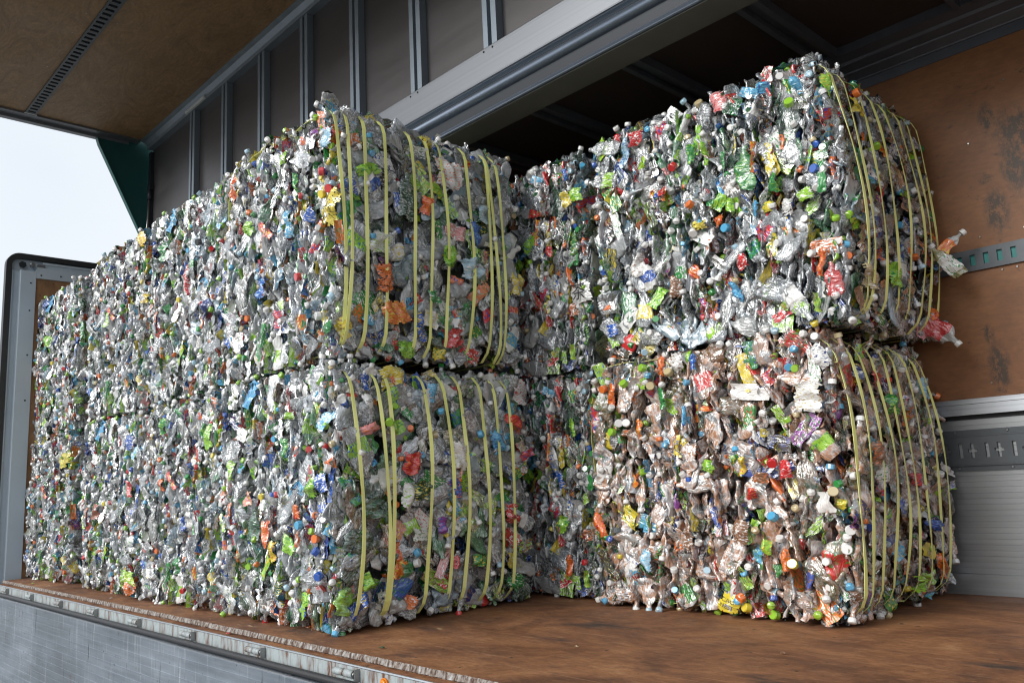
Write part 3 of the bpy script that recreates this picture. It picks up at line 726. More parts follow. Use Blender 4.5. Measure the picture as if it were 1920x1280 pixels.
class Bale:
    """shape of one bale, local coordinates: x centred, y centred (front is -y), z from the base"""
    def __init__(s, dims, seed):
        s.dx, s.dy, s.dz = dims; R = random.Random(seed); s.bulge = {1: .055, 2: .080, 3: .065, 4: .060}[seed]
        xs = [-s.dx / 2]
        while xs[-1] < s.dx / 2: xs.append(xs[-1] + R.uniform(.07, .19))
        s.cx = xs; s.co = [R.uniform(-.014, .018) for _ in xs]; s.cz = [R.uniform(-.02, .03) for _ in xs]
        s.ph = [R.uniform(0, 6.28) for _ in range(6)]
    def wob(s, a, b, k): return .5 * math.sin(a * 5.1 + s.ph[k]) * math.cos(b * 4.3 + s.ph[k + 1]) + .5 * math.sin(a * 9 + b * 7 + s.ph[k])
    def col(s, x):
        k = max(0, sum(1 for c in s.cx if c < x) - 1); c0 = s.cx[k]; c1 = s.cx[min(k + 1, len(s.cx) - 1)]
        t = (x - c0) / max(c1 - c0, .01); g = max(0, 1 - min(t, 1 - t) * 9)     # groove between press charges
        return s.co[k] - .022 * g, s.cz[k] - .012 * g
    def end(s, y, z, side=1):
        f = 2 * z / s.dz - 1; g = 2 * y / s.dy
        return s.dx / 2 + s.bulge * (1 - f * f) - .035 * max(0, abs(f) - .82) / .18 - .035 * max(0, abs(g) - .86) / .14 + .014 * s.wob(y, z, 0)
    def front(s, x, z):
        f = 2 * z / s.dz - 1; o, _ = s.col(x)
        return -(s.dy / 2 + o + .012 * (1 - f * f) - .07 * max(0, abs(f) - .90) / .10 - .03 * max(0, abs(2 * x / s.dx) - .93) / .07 + .012 * s.wob(x, z, 2))
    def top(s, x, y):
        _, o = s.col(x); f = 2 * x / s.dx
        return s.dz + o - .045 * max(0, f - .80) / .2 + .012 * s.wob(x, y, 3)
    def spot(s, R, face, ext, depth):
        """centre for a piece whose half-extents along x, y, z are ext, on a face"""
        ex, ey, ez = ext; a = lambda lo, hi: min(max(R.uniform(lo - (.09 if hi - lo > .5 else .2), hi + .05), lo), hi) if hi > lo else (lo + hi) / 2
        X, Y = s.dx / 2, s.dy / 2
        if face == 'front':
            x = a(-X + ex * .8, X - ex * .6); z = a(ez * .97 + .004, s.dz - ez * .75); y = s.front(x, z) + ey + depth
            x = min(x, s.end(y, z) - ex - .01)
        elif face in ('end', 'rear_end'):
            y = a(-Y + ey, Y - ey); z = a(ez * .97 + .004, s.dz - ez * .8); x = s.end(y, z) - ex - depth
            if face == 'rear_end': x = -x + .03
        elif face == 'back':
            x = a(-X + ex, X - ex); z = a(ez + .004, s.dz - ez * .8); y = Y - ey - depth
        elif face == 'top':
            x = a(-X + ex, X - ex); y = a(-Y + ey, Y - ey); z = s.top(x, y) - ez - depth
        else:
            x = a(-X + ex, X - ex); y = a(-Y + ey, Y - ey); z = ez + .004 + depth
        return Vector((x, y, z))

def extents(V, M):
    W = V @ np.array(M.transposed()); return np.abs(W).max(0)

def orient(R, face):
    """pressed flat along x: seen edge-on from the front, flat-on from the ends"""
    th = R.uniform(0, 2 * math.pi)
    if face == 'front':
        if R.random() < .46: th = R.gauss(0, .42) + (math.pi if R.random() < .5 else 0)      # stood on end by the press
        return frame(R, (0, -1, 0) if R.random() < .19 else (1, 0, 0), th, .22)
    if face == 'top': return frame(R, (0, 0, 1) if R.random() < .2 else (1, 0, 0), th, .22)
    return frame(R, (1, 0, 0), th, .24)

def mass_mesh(name, bale, seed, mat, front=760, end=290, rear=100, back=130, top=330):
    R = random.Random(seed); Vs, Qs, A, B, LC, SM = [], [], [], [], [], []; off = 0
    lib = [bottle_arrays(R, 11, 10, R.random() < .07) for _ in range(150)]
    def put(V, Q, c1, c2, M, loc):
        nonlocal off
        SM.append(np.full(len(Q), not (len(V) < 75 and abs(V).max() < .03)))
        LC.append(V * (.02 if len(V) < 75 and abs(V).max() < .03 else 1) + np.array([R.random() * 9, R.random() * 9, R.random() * 9]))
        Vs.append(V @ np.array(M.transposed()) + np.array(loc)); Qs.append(Q + off); A.append(c1); B.append(c2); off += len(V)
    for face, n, layers in (('front', front, (0, .03, .07)), ('end', end, (0, .02, .045, .07)), ('rear_end', rear, (0, .02)), ('back', back, (0, .04)), ('top', top, (0, .03))):
        for k in range(n):
            V, Q, c1, c2, m0, ax = R.choice(lib); M = orient(R, face); e = extents(V, M)
            loc = bale.spot(R, face, e, R.choice(layers) + R.gauss(.0, .007))
            put(V, Q, c1, c2, M, loc)
            if R.random() < .36:
                v, q, a1, a2 = cap_arrays(R, n=10)
                axv = Vector(ax); Mc = axv.to_track_quat('X', 'Z').to_matrix()
                v = v @ np.array(Mc.transposed()) + m0
                put(v, q, a1, a2, M, loc)
        for k in range(int(n * (.40 if face != 'end' else .30))):      # loose film and torn labels
            V, Q, c1, c2 = film_arrays(R); M = orient(R, face); e = extents(V, M)
            put(V, Q, c1, c2, M, bale.spot(R, face, e, R.uniform(-.012, .02)))
        for k in range(int(n * (.07 if face == 'front' else .04))):   # caps poking out between the folds
            V, Q, c1, c2 = cap_arrays(R)
            d = {'front': (0, -1, 0), 'end': (1, 0, 0), 'rear_end': (-1, 0, 0), 'back': (0, 1, 0), 'top': (0, 0, 1)}[face]
            v = (Vector(d) + Vector((R.gauss(0, .7), R.gauss(0, .7), R.gauss(0, .7)))).normalized()
            M = v.to_track_quat('X', 'Z').to_matrix(); e = extents(V, M)
            put(V, Q, c1, c2, M, bale.spot(R, face, e, R.uniform(-.008, .012)))
    # dense pressed inside of the bale
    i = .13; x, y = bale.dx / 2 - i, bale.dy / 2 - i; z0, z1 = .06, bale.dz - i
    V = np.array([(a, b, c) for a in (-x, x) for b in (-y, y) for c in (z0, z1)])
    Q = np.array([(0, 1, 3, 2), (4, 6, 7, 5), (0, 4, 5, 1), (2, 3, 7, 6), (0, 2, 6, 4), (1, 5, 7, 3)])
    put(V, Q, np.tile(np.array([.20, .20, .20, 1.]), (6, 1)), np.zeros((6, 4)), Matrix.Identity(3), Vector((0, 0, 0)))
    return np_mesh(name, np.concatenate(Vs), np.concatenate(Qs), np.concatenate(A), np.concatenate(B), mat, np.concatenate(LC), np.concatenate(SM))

# shared library of the bottles that show individually, and their caps
RL = random.Random(77)
LIB = []
for k in range(90):
    V, Q, c1, c2, m0, ax = bottle_arrays(RL, 42, 18, RL.random() < .28)
    axv = Vector(ax); Mc = axv.to_track_quat('X', 'Z').to_matrix().to_4x4(); Mc.translation = Vector(m0)
    LIB.append((V, {M_PET.name: np_mesh('crushed_bottle', V, Q, c1, c2, M_PET), M_PETD.name: np_mesh('crushed_bottle', V, Q, c1, c2, M_PETD)}, Mc))
CAPM = []
for c in CAPS:
    if c not in [q[0] for q in CAPM]:
        V, Q, a1, a2 = cap_arrays(RL, c, 20); CAPM.append((c, np_mesh('bottle_cap', V, Q, a1, a2, M_PET, V * .02, np.zeros(len(Q), dtype=bool))))
CAPM = dict(CAPM)

mst, tst, bst = nodes('yellow_strap')
tst.links.new(ramp(tst, noise(tst, 6, 4, 0.6, (1, 1, 1)), [(0.3, (0.90, 0.93, 0.29)), (0.7, (0.95, 0.97, 0.40))]), bst.inputs['Base Color'])
bst.inputs['Roughness'].default_value = 0.42

def strap_mesh(bale, y, drift, wdt, R):
    """closed band over the top, down both ends and under the bale"""
    pts = []; n = 26; t_ = .004; ph = R.uniform(0, 6)
    zt = bale.dz; X = lambda z: bale.end(y, min(max(z, 0), zt)) + .009 + .002 * math.sin(z * 9 + ph)
    for k in range(n + 1):
        z = .03 + (zt - .06) * k / n; pts.append((X(z) - .02 * (k in (0, n)), z, 1))
    for k in range(1, 12):
        x = bale.dx / 2 * (1 - 2 * k / 12) * .94; pts.append((x, bale.top(x, y) - .035, 0))
    for k in range(n, -1, -4):
        z = .03 + (zt - .06) * k / n; pts.append((-X(z) + .03, z, -1))
    for k in range(1, 6): pts.append((-bale.dx / 2 * .9 + bale.dx * .9 * k / 6, .03, 0))
    N_ = len(pts); vs = []
    for k, (x, z, s_) in enumerate(pts):
        a, b = pts[(k - 1) % N_], pts[(k + 1) % N_]; tx, tz = b[0] - a[0], b[1] - a[1]; l = math.hypot(tx, tz) or 1
        nx, nz2 = tz / l, -tx / l; yy = y + drift * (z / zt - .5) + .003 * math.sin(z * 5 + ph); tw = .0015 * math.sin(z * 11 + ph * 2)
        for dy_, off_ in ((-wdt / 2, 0), (wdt / 2, 0), (wdt / 2, .0014), (-wdt / 2, .0014)):
            o_ = off_ + tw * (1 if dy_ > 0 else -1); vs.append((x + nx * o_, yy + dy_, z + nz2 * o_))
    fs = []
    for k in range(N_):
        j = (k + 1) % N_
        for i in range(4): i2 = (i + 1) % 4; fs.append((k * 4 + i, k * 4 + i2, j * 4 + i2, j * 4 + i))
    m = MB(); m.add(vs, fs); return m

BALES = []
def make_bale(label, x0, x1, y0, z0, dims, mass, bale, mat, seed, straps, n_front, n_end, n_top, rotz=0.0, tall=1.0):
    R = random.Random(seed); dx, dy, dz = dims
    root = empty('plastic_bottle_bale', ((x0 + x1) / 2, y0 + dy / 2, z0)); root.rotation_euler = (0, 0, rotz); root.scale = ((x1 - x0) / dx, 1, tall); BALES.append(root)
    tag(root, label, 'bale', 'strapped bales of crushed bottles stacked on the truck bed')
    ms = bpy.data.objects.new('pressed_bottles', mass); COL.objects.link(ms); ms.parent = root; ms['kind'] = 'stuff'
    for face, n in (('front', n_front), ('end', n_end), ('top', n_top)):
        for k in range(n):
            V, meshes, Mc = R.choice(LIB); M = orient(R, face)
            if face == 'front' and R.random() < .12: M = frame(R, (0, -1, 0), R.uniform(0, 6.28), .2)
            e = extents(V, M); loc = bale.spot(R, face, e, R.uniform(-.016, .004))
            o = bpy.data.objects.new('crushed_bottle', meshes[mat.name]); COL.objects.link(o); o.parent = root
            m4 = M.to_4x4(); m4.translation = loc; o.matrix_local = m4
            if R.random() < .6:
                c = bpy.data.objects.new('bottle_cap', CAPM[R.choice(CAPS)]); COL.objects.link(c); c.parent = o; c.matrix_local = Mc
    for (y, dr) in straps:
        strap_mesh(bale, y, dr, R.uniform(.016, .020), R).build('strap', mst, root)
    return root

D1 = (1.10, 1.16, 1.15); D2 = (1.10, 1.04, 1.13)
S1, S2, S3 = Bale(D1, 1), Bale(D1, 2), Bale(D2, 3); S4 = Bale(D2, 4)
K1 = mass_mesh('pressed_bottles', S1, 11, M_PET); K2 = mass_mesh('pressed_bottles', S2, 12, M_PET)
K3 = mass_mesh('pressed_bottles', S3, 13, M_PET); K4 = mass_mesh('pressed_bottles', S4, 14, M_PETD)
def ys(lst, y0, dy): return [(a - y0 - dy / 2, b) for a, b in lst]
few = [(-.33, .01), (-.15, -.02), (.03, .02), (.22, .01), (.42, -.02)]
U = 1.175
B1 = 0.14
make_bale('upper bale of the nearest left stack, yellow straps, loose bottle on its corner', -4.20, -3.10, B1, U, D1, K1, S1, M_PET, 21,
          ys([(.185, -.03), (.215, .02), (.30, .02), (.41, .02), (.575, .01), (.675, .03), (.77, 0), (.93, .03), (1.06, .05), (1.10, -.03), (1.15, 0)], B1, 1.16), 40, 55, 5, 0, 1.05)
make_bale('lower bale of the nearest left stack, yellow straps, standing on the bed edge', -4.20, -3.10, B1, .004, D1, K2, S2, M_PET, 22,
          ys([(.225, -.02), (.36, -.03), (.395, .02), (.60, .03), (.73, .02), (.825, .02), (.955, .01), (1.045, .02), (1.13, .02)], B1, 1.16), 40, 55, 5)
make_bale('upper bale of the second stack from the right in the long left row', -5.34, -4.22, B1 + .03, U, D1, K2, S2, M_PET, 23, few, 92, 0, 8, 0, 1.045)
make_bale('lower bale of the second stack from the right in the long left row', -5.34, -4.24, B1, .004, D1, K1, S1, M_PET, 24, few, 100, 0, 0)
make_bale('upper bale of the third stack in the left row, beside the gap near the bulkhead', -6.50, -5.36, B1, U, D1, K1, S1, M_PET, 25, few, 92, 0, 8, 0, 1.03)
make_bale('lower bale of the third stack in the left row, beside the gap near the bulkhead', -6.50, -5.40, B1 + .01, .004, D1, K2, S2, M_PET, 26, few, 100, 0, 0)
make_bale('farthest upper bale, standing against the grey bulkhead panel at the far left', -8.09, -6.92, B1 + .05, U - .02, D1, K2, S2, M_PET, 27, few, 70, 25, 5, 0, 1.06)
make_bale('farthest lower bale, standing against the grey bulkhead panel at the far left', -8.09, -6.92, B1 + .03, .004, D1, K1, S1, M_PET, 28, few, 75, 25, 0)
R0 = 1.30
make_bale('upper bale of the right stack, tallest one in front of the brown plywood wall', -2.52, -1.34, R0, 1.13, (1.10, 1.04, 1.13), K3, S3, M_PET, 31,
          ys([(1.40, -.09), (1.47, .02), (1.60, .03), (1.73, .02), (1.885, .02), (2.04, .01), (2.13, .03), (2.22, .01)], R0, 1.04), 50, 45, 5, math.radians(0.8))
make_bale('muddy brown lower bale of the right stack, yellow straps, beside the aluminium side gate', -2.64, -1.43, R0, .004, (1.10, 1.04, 1.13), K4, S4, M_PETD, 32,
          ys([(1.345, -.03), (1.42, .02), (1.52, .02), (1.635, .02), (1.74, .03), (1.84, .01), (1.96, .03), (2.10, .02), (2.19, .02)], R0, 1.04), 60, 38, 2)
make_bale('shaded upper bale set back in the recess between the left and right stacks', -3.84, -2.72, R0 + .10, 1.14, (1.10, 1.04, 1.13), K3, S3, M_PET, 33, few, 70, 25, 5, 0, 1.04)
make_bale('shaded lower bale set back in the recess between the left and right stacks', -3.84, -2.72, R0 + .10, .004, (1.10, 1.04, 1.13), K3, S3, M_PET, 34, few, 70, 25, 0)


# ------------------------------------------------------------------ pieces that stand out on each face
# bale, face (0 front, 1 end), place along the face, height above the bed, width, length, tilt, kind, two colours
PIECES = [
(0, 1, 0.322, 2.063, 0.171, 0.068, -20, 0, 0, 1), (0, 1, 0.824, 2.161, 0.210, 0.178, 0, 0, 2, 6), (0, 1, 0.716, 2.315, 0.085, 0.097, 0, 0, 7, 13),
(0, 1, 0.539, 1.973, 0.105, 0.227, 5, 1, 11, 2), (0, 1, 0.651, 1.947, 0.090, 0.121, 10, 0, 6, 5), (0, 1, 0.378, 1.719, 0.160, 0.128, 0, 0, 2, 0),
(0, 1, 0.404, 1.556, 0.135, 0.158, -10, 0, 6, 13), (0, 1, 0.468, 1.399, 0.180, 0.132, -15, 0, 6, 7), (0, 1, 0.779, 1.712, 0.100, 0.137, 0, 0, 0, 1),
(0, 1, 0.833, 1.843, 0.177, 0.095, 10, 0, 9, 2), (0, 1, 0.962, 1.860, 0.114, 0.137, 10, 0, 3, 4), (0, 1, 0.923, 1.670, 0.183, 0.129, 0, 0, 15, 2),
(0, 1, 0.615, 1.345, 0.082, 0.161, -15, 0, 3, 7), (0, 1, 0.548, 1.229, 0.130, 0.096, 0, 0, 0, 1), (0, 1, 0.818, 1.311, 0.163, 0.112, 0, 0, 5, 9),
(0, 1, 0.946, 1.240, 0.149, 0.092, 20, 0, 5, 2), (0, 1, 0.755, 1.200, 0.113, 0.094, 0, 0, 7, 1), (0, 1, 1.268, 1.640, 0.110, 0.153, 0, 0, 7, 2),
(0, 1, 0.317, 1.351, 0.085, 0.049, 30, 0, 4, 2), (0, 1, 0.199, 1.325, 0.092, 0.072, 0, 0, 7, 10), (0, 1, 1.050, 1.978, 0.146, 0.105, 0, 0, 15, 2),
(0, 1, 0.693, 1.503, 0.091, 0.080, 0, 0, 1, 2), (0, 0, -2.982, 1.854, 0.131, 0.207, 25, 0, 7, 13), (0, 0, -3.236, 2.256, 0.106, 0.059, 0, 0, 8, 2),
(0, 0, -3.122, 2.195, 0.110, 0.114, 0, 0, 5, 2), (0, 0, -3.076, 2.199, 0.124, 0.114, 0, 0, 15, 4), (0, 0, -3.144, 2.037, 0.000, 0.000, 0, 2, 5, 2),
(0, 0, -3.100, 1.946, 0.000, 0.000, 0, 2, 5, 2), (0, 0, -3.146, 1.930, 0.000, 0.000, 0, 2, 7, 2), (0, 0, -2.993, 1.446, 0.000, 0.000, 0, 2, 15, 2),
(0, 0, -3.178, 1.715, 0.000, 0.000, 0, 2, 2, 2), (0, 0, -3.176, 1.368, 0.000, 0.000, 0, 2, 2, 2), (0, 0, -3.323, 1.577, 0.000, 0.000, 0, 2, 5, 2),
(0, 0, -4.052, 2.216, 0.060, 0.181, 5, 0, 6, 5), (0, 0, -3.727, 1.610, 0.083, 0.142, 0, 0, 3, 4), (0, 0, -3.456, 1.870, 0.074, 0.161, 0, 0, 4, 2),
(0, 0, -3.280, 1.875, 0.060, 0.114, 0, 0, 3, 2), (0, 0, -3.378, 2.049, 0.053, 0.123, 0, 0, 1, 0), (0, 0, -3.589, 1.422, 0.120, 0.105, 0, 0, 5, 3),
(0, 0, -3.875, 1.953, 0.084, 0.098, 0, 0, 0, 1), (0, 0, -3.083, 1.309, 0.083, 0.076, 0, 0, 1, 11), (0, 0, -3.507, 2.213, 0.090, 0.078, 0, 0, 0, 2),
(2, 0, -4.562, 2.062, 0.000, 0.000, 0, 2, 13, 2), (2, 0, -4.422, 1.631, 0.078, 0.135, 0, 0, 12, 3), (2, 0, -4.730, 1.882, 0.069, 0.195, 0, 0, 5, 2),
(2, 0, -5.117, 2.139, 0.075, 0.153, 0, 0, 1, 2), (2, 0, -4.940, 2.363, 0.083, 0.138, 0, 0, 4, 2), (4, 0, -5.346, 2.310, 0.187, 0.123, 10, 0, 7, 5),
(4, 0, -5.829, 2.120, 0.090, 0.137, 0, 0, 3, 2), (4, 0, -5.372, 1.879, 0.149, 0.071, 0, 0, 7, 6), (4, 0, -6.031, 1.854, 0.098, 0.123, 0, 0, 0, 2),
(6, 0, -7.851, 2.329, 0.220, 0.133, 20, 0, 3, 2), (6, 0, -7.725, 1.969, 0.169, 0.120, 0, 0, 0, 1), (6, 1, 0.202, 1.403, 0.084, 0.124, 0, 0, 0, 2),
(6, 1, 0.190, 2.142, 0.077, 0.146, 0, 0, 11, 2), (6, 1, 0.218, 1.930, 0.070, 0.171, 0, 0, 1, 2), (7, 0, -7.069, 0.933, 0.301, 0.139, -10, 0, 7, 1),
(5, 0, -5.694, 0.509, 0.129, 0.115, -15, 1, 11, 2), (5, 0, -5.538, 0.962, 0.113, 0.123, 15, 0, 3, 2), (5, 0, -5.486, 0.673, 0.094, 0.133, 0, 0, 5, 9),
(5, 0, -5.144, 0.134, 0.217, 0.086, 15, 0, 0, 7), (5, 0, -5.534, 0.116, 0.335, 0.129, 0, 0, 0, 2), (5, 0, -5.311, 0.067, 0.174, 0.112, 0, 0, 6, 2),
(5, 0, -6.171, 0.529, 0.134, 0.130, 0, 0, 10, 5), (3, 0, -4.364, 0.912, 0.120, 0.172, 0, 0, 0, 1), (3, 0, -4.966, 1.018, 0.080, 0.127, 0, 0, 1, 0),
(3, 0, -4.702, 0.460, 0.104, 0.105, 0, 0, 3, 2), (3, 0, -4.193, 0.664, 0.063, 0.121, 0, 0, 3, 2), (3, 0, -4.766, 0.225, 0.090, 0.116, 0, 0, 1, 11),
(3, 0, -4.988, 0.690, 0.098, 0.124, 0, 0, 6, 5), (1, 0, -3.078, 0.615, 0.143, 0.103, 0, 1, 11, 1), (1, 0, -2.946, 0.617, 0.104, 0.113, 0, 0, 2, 0),
(1, 0, -3.243, 0.620, 0.117, 0.111, 15, 0, 0, 1), (1, 0, -3.141, 0.630, 0.078, 0.104, -20, 0, 3, 2), (1, 0, -3.804, 0.448, 0.110, 0.161, 0, 1, 11, 1),
(1, 0, -3.711, 0.412, 0.064, 0.158, -5, 0, 6, 5), (1, 0, -3.632, 0.330, 0.082, 0.116, 0, 0, 7, 6), (1, 0, -3.476, 0.365, 0.127, 0.099, 15, 0, 0, 1),
(1, 0, -3.861, 0.576, 0.090, 0.088, 0, 0, 9, 7), (1, 0, -3.158, 0.250, 0.000, 0.000, 0, 2, 3, 2), (1, 0, -3.204, 0.337, 0.000, 0.000, 0, 2, 3, 2),
(1, 0, -3.203, 0.399, 0.000, 0.000, 0, 2, 6, 2), (1, 0, -3.005, 0.834, 0.000, 0.000, 0, 2, 14, 2), (1, 0, -3.047, 0.510, 0.000, 0.000, 0, 2, 14, 2),
(1, 0, -3.110, 0.688, 0.000, 0.000, 0, 2, 2, 2), (1, 0, -3.323, 0.457, 0.000, 0.000, 0, 2, 4, 2), (1, 0, -3.198, 0.209, 0.112, 0.057, 0, 0, 5, 2),
(1, 0, -3.341, 0.143, 0.082, 0.090, 0, 0, 0, 1), (1, 0, -3.551, 0.153, 0.079, 0.141, 0, 0, 11, 7), (1, 0, -4.039, 0.726, 0.072, 0.134, 5, 0, 0, 2),
(1, 0, -3.514, 0.801, 0.080, 0.123, 0, 0, 1, 0), (1, 0, -3.393, 0.509, 0.066, 0.080, 0, 0, 6, 5), (1, 0, -3.462, 0.946, 0.127, 0.040, 0, 0, 0, 2),
(1, 1, 0.186, 0.146, 0.087, 0.137, 20, 1, 0, 1), (1, 1, 0.267, 0.140, 0.058, 0.087, -15, 0, 3, 7), (1, 1, 0.298, 0.524, 0.121, 0.109, 0, 1, 11, 1),
(1, 1, 0.552, 0.574, 0.133, 0.110, 0, 0, 11, 7), (1, 1, 0.477, 0.556, 0.100, 0.132, 15, 0, 2, 0), (1, 1, 0.506, 0.698, 0.120, 0.130, 10, 0, 5, 6),
(1, 1, 0.780, 0.727, 0.119, 0.162, 10, 0, 2, 14), (1, 1, 1.053, 0.798, 0.102, 0.160, -8, 0, 4, 3), (1, 1, 1.121, 0.439, 0.124, 0.120, 0, 0, 5, 2),
(1, 1, 1.171, 0.901, 0.159, 0.066, 20, 0, 5, 6), (1, 1, 0.750, 0.581, 0.078, 0.124, -20, 0, 3, 6), (1, 1, 0.476, 0.245, 0.104, 0.082, 0, 1, 1, 11),
(1, 1, 0.901, 0.240, 0.107, 0.074, 0, 0, 1, 7), (1, 1, 0.757, 0.245, 0.057, 0.072, 0, 0, 5, 9), (1, 1, 1.150, 0.103, 0.130, 0.092, 30, 0, 1, 2),
(1, 1, 0.672, 0.414, 0.063, 0.096, 0, 0, 8, 3), (1, 1, 0.294, 0.858, 0.145, 0.056, -20, 0, 9, 6), (1, 1, 0.274, 0.209, 0.069, 0.101, 0, 0, 0, 1),
(1, 1, 0.453, 1.111, 0.178, 0.128, -15, 0, 7, 2), (1, 1, 0.299, 1.066, 0.051, 0.096, -10, 0, 3, 2), (1, 1, 0.297, 0.978, 0.062, 0.081, -15, 0, 2, 12),
(1, 1, 0.437, 0.866, 0.088, 0.082, 0, 0, 0, 1), (1, 1, 1.338, 1.059, 0.136, 0.171, 0, 0, 2, 5), (1, 1, 0.433, 0.241, 0.074, 0.113, 30, 0, 6, 7),
(1, 1, 0.514, 0.090, 0.087, 0.077, 15, 0, 6, 2), (1, 1, 0.673, 1.033, 0.071, 0.112, 0, 0, 4, 2), (1, 1, 0.394, 0.890, 0.000, 0.000, 0, 2, 0, 2),
(1, 1, 0.931, 0.832, 0.000, 0.000, 0, 2, 4, 2), (1, 1, 0.522, 0.301, 0.000, 0.000, 0, 2, 4, 2), (1, 1, 0.520, 0.259, 0.000, 0.000, 0, 2, 2, 2),
(8, 0, -1.799, 2.281, 0.090, 0.116, -10, 0, 9, 5), (8, 0, -1.563, 2.167, 0.069, 0.057, 0, 0, 4, 3), (8, 0, -1.419, 2.123, 0.047, 0.102, -15, 0, 4, 15),
(8, 0, -1.686, 1.852, 0.096, 0.199, 0, 1, 1, 0), (8, 0, -1.795, 1.931, 0.040, 0.122, 0, 0, 1, 2), (8, 0, -1.871, 1.981, 0.031, 0.139, 0, 0, 0, 1),
(8, 0, -1.939, 2.003, 0.043, 0.126, 10, 0, 1, 0), (8, 0, -1.386, 1.760, 0.000, 0.000, 0, 2, 3, 2), (8, 0, -2.037, 1.979, 0.000, 0.000, 0, 2, 5, 2),
(8, 0, -1.460, 2.055, 0.000, 0.000, 0, 2, 0, 2), (8, 0, -1.961, 1.648, 0.000, 0.000, 0, 2, 2, 2), (8, 0, -1.798, 1.622, 0.000, 0.000, 0, 2, 4, 2),
(8, 0, -1.958, 1.763, 0.000, 0.000, 0, 2, 6, 2), (8, 0, -1.902, 2.369, 0.000, 0.000, 0, 2, 14, 2), (8, 0, -1.441, 1.668, 0.078, 0.067, -5, 0, 0, 2),
(8, 0, -1.408, 1.381, 0.034, 0.141, 10, 0, 6, 5), (8, 0, -1.367, 1.308, 0.071, 0.139, 0, 1, 5, 9), (8, 0, -1.743, 1.458, 0.069, 0.083, -15, 0, 5, 2),
(8, 0, -1.794, 1.346, 0.040, 0.138, -25, 0, 4, 3), (8, 0, -1.644, 1.658, 0.043, 0.079, 15, 0, 4, 3), (8, 0, -1.593, 1.655, 0.060, 0.055, 0, 0, 7, 1),
(8, 0, -1.931, 1.665, 0.090, 0.054, 0, 0, 7, 13), (8, 0, -1.839, 1.664, 0.056, 0.062, 0, 0, 6, 5), (8, 0, -1.561, 1.749, 0.046, 0.101, 0, 0, 1, 0),
(8, 0, -2.234, 2.177, 0.107, 0.086, 0, 0, 5, 2), (8, 0, -2.310, 2.127, 0.067, 0.163, 5, 0, 15, 3), (8, 0, -2.367, 2.305, 0.056, 0.067, 0, 0, 5, 2),
(8, 0, -2.205, 2.039, 0.041, 0.090, 0, 0, 0, 7), (8, 0, -2.282, 1.562, 0.091, 0.129, 0, 0, 2, 10), (8, 0, -2.084, 1.418, 0.067, 0.123, 0, 0, 10, 2),
(8, 0, -2.452, 1.284, 0.090, 0.078, 0, 0, 3, 2), (8, 0, -1.514, 1.633, 0.054, 0.090, 0, 0, 2, 13), (8, 0, -2.113, 1.879, 0.074, 0.046, 0, 0, 5, 6),
(8, 0, -1.777, 1.719, 0.045, 0.081, 0, 0, 0, 1), (8, 1, 1.558, 2.068, 0.146, 0.090, 0, 0, 7, 14), (8, 1, 1.348, 2.099, 0.047, 0.137, -25, 0, 0, 7),
(8, 1, 1.696, 1.360, 0.122, 0.136, 5, 0, 0, 1), (8, 1, 2.399, 1.610, 0.165, 0.105, 10, 0, 6, 7), (8, 1, 2.214, 1.467, 0.122, 0.045, 0, 0, 4, 3),
(8, 1, 2.170, 1.251, 0.099, 0.083, 0, 0, 6, 5), (8, 1, 1.457, 1.327, 0.186, 0.130, 0, 0, 14, 2), (8, 1, 1.578, 1.766, 0.201, 0.046, 30, 0, 2, 12),
(8, 1, 1.586, 2.137, 0.000, 0.000, 0, 2, 6, 2), (8, 1, 1.656, 2.207, 0.000, 0.000, 0, 2, 1, 2), (9, 0, -1.941, 0.064, 0.114, 0.097, 20, 0, 7, 13),
(9, 0, -1.633, 0.591, 0.068, 0.091, 0, 0, 5, 9), (9, 0, -1.665, 0.243, 0.040, 0.121, 0, 0, 6, 10), (9, 0, -1.738, 0.292, 0.046, 0.074, 0, 0, 0, 7),
(9, 0, -1.998, 0.625, 0.095, 0.067, 10, 0, 0, 1), (9, 0, -1.692, 0.406, 0.000, 0.000, 0, 2, 4, 2), (9, 0, -1.819, 0.617, 0.030, 0.095, 10, 0, 7, 6),
(9, 0, -1.456, 0.498, 0.000, 0.000, 0, 2, 14, 2), (9, 0, -1.426, 0.359, 0.000, 0.000, 0, 2, 2, 2), (9, 0, -1.440, 0.287, 0.000, 0.000, 0, 2, 2, 2),
(9, 0, -1.634, 0.228, 0.000, 0.000, 0, 2, 7, 2), (9, 0, -1.878, 0.093, 0.000, 0.000, 0, 2, 6, 2), (9, 0, -1.864, 0.049, 0.000, 0.000, 0, 2, 7, 2),
(9, 0, -1.947, 0.053, 0.000, 0.000, 0, 2, 2, 2), (9, 0, -1.761, 0.020, 0.000, 0.000, 0, 2, 0, 2), (9, 0, -1.686, 0.625, 0.000, 0.000, 0, 2, 5, 2),
(9, 0, -1.783, 0.502, 0.058, 0.059, 0, 0, 5, 6), (9, 0, -1.443, 0.454, 0.054, 0.051, 15, 0, 7, 0), (9, 0, -1.451, 1.016, 0.073, 0.125, -15, 0, 2, 12),
(9, 0, -1.506, 0.862, 0.135, 0.145, 10, 0, 2, 14), (9, 0, -2.209, 1.132, 0.047, 0.113, 10, 0, 6, 5), (9, 0, -2.109, 1.111, 0.073, 0.106, 0, 0, 2, 10),
(9, 0, -2.059, 1.099, 0.050, 0.071, 0, 0, 0, 1), (9, 0, -2.020, 1.070, 0.038, 0.094, 0, 0, 3, 4), (9, 0, -2.415, 1.150, 0.082, 0.051, 0, 0, 2, 3),
(9, 0, -2.343, 0.804, 0.043, 0.112, 10, 0, 6, 7), (9, 0, -2.076, 0.846, 0.025, 0.107, 0, 0, 4, 3), (9, 0, -2.147, 0.782, 0.045, 0.070, 15, 0, 10, 6),
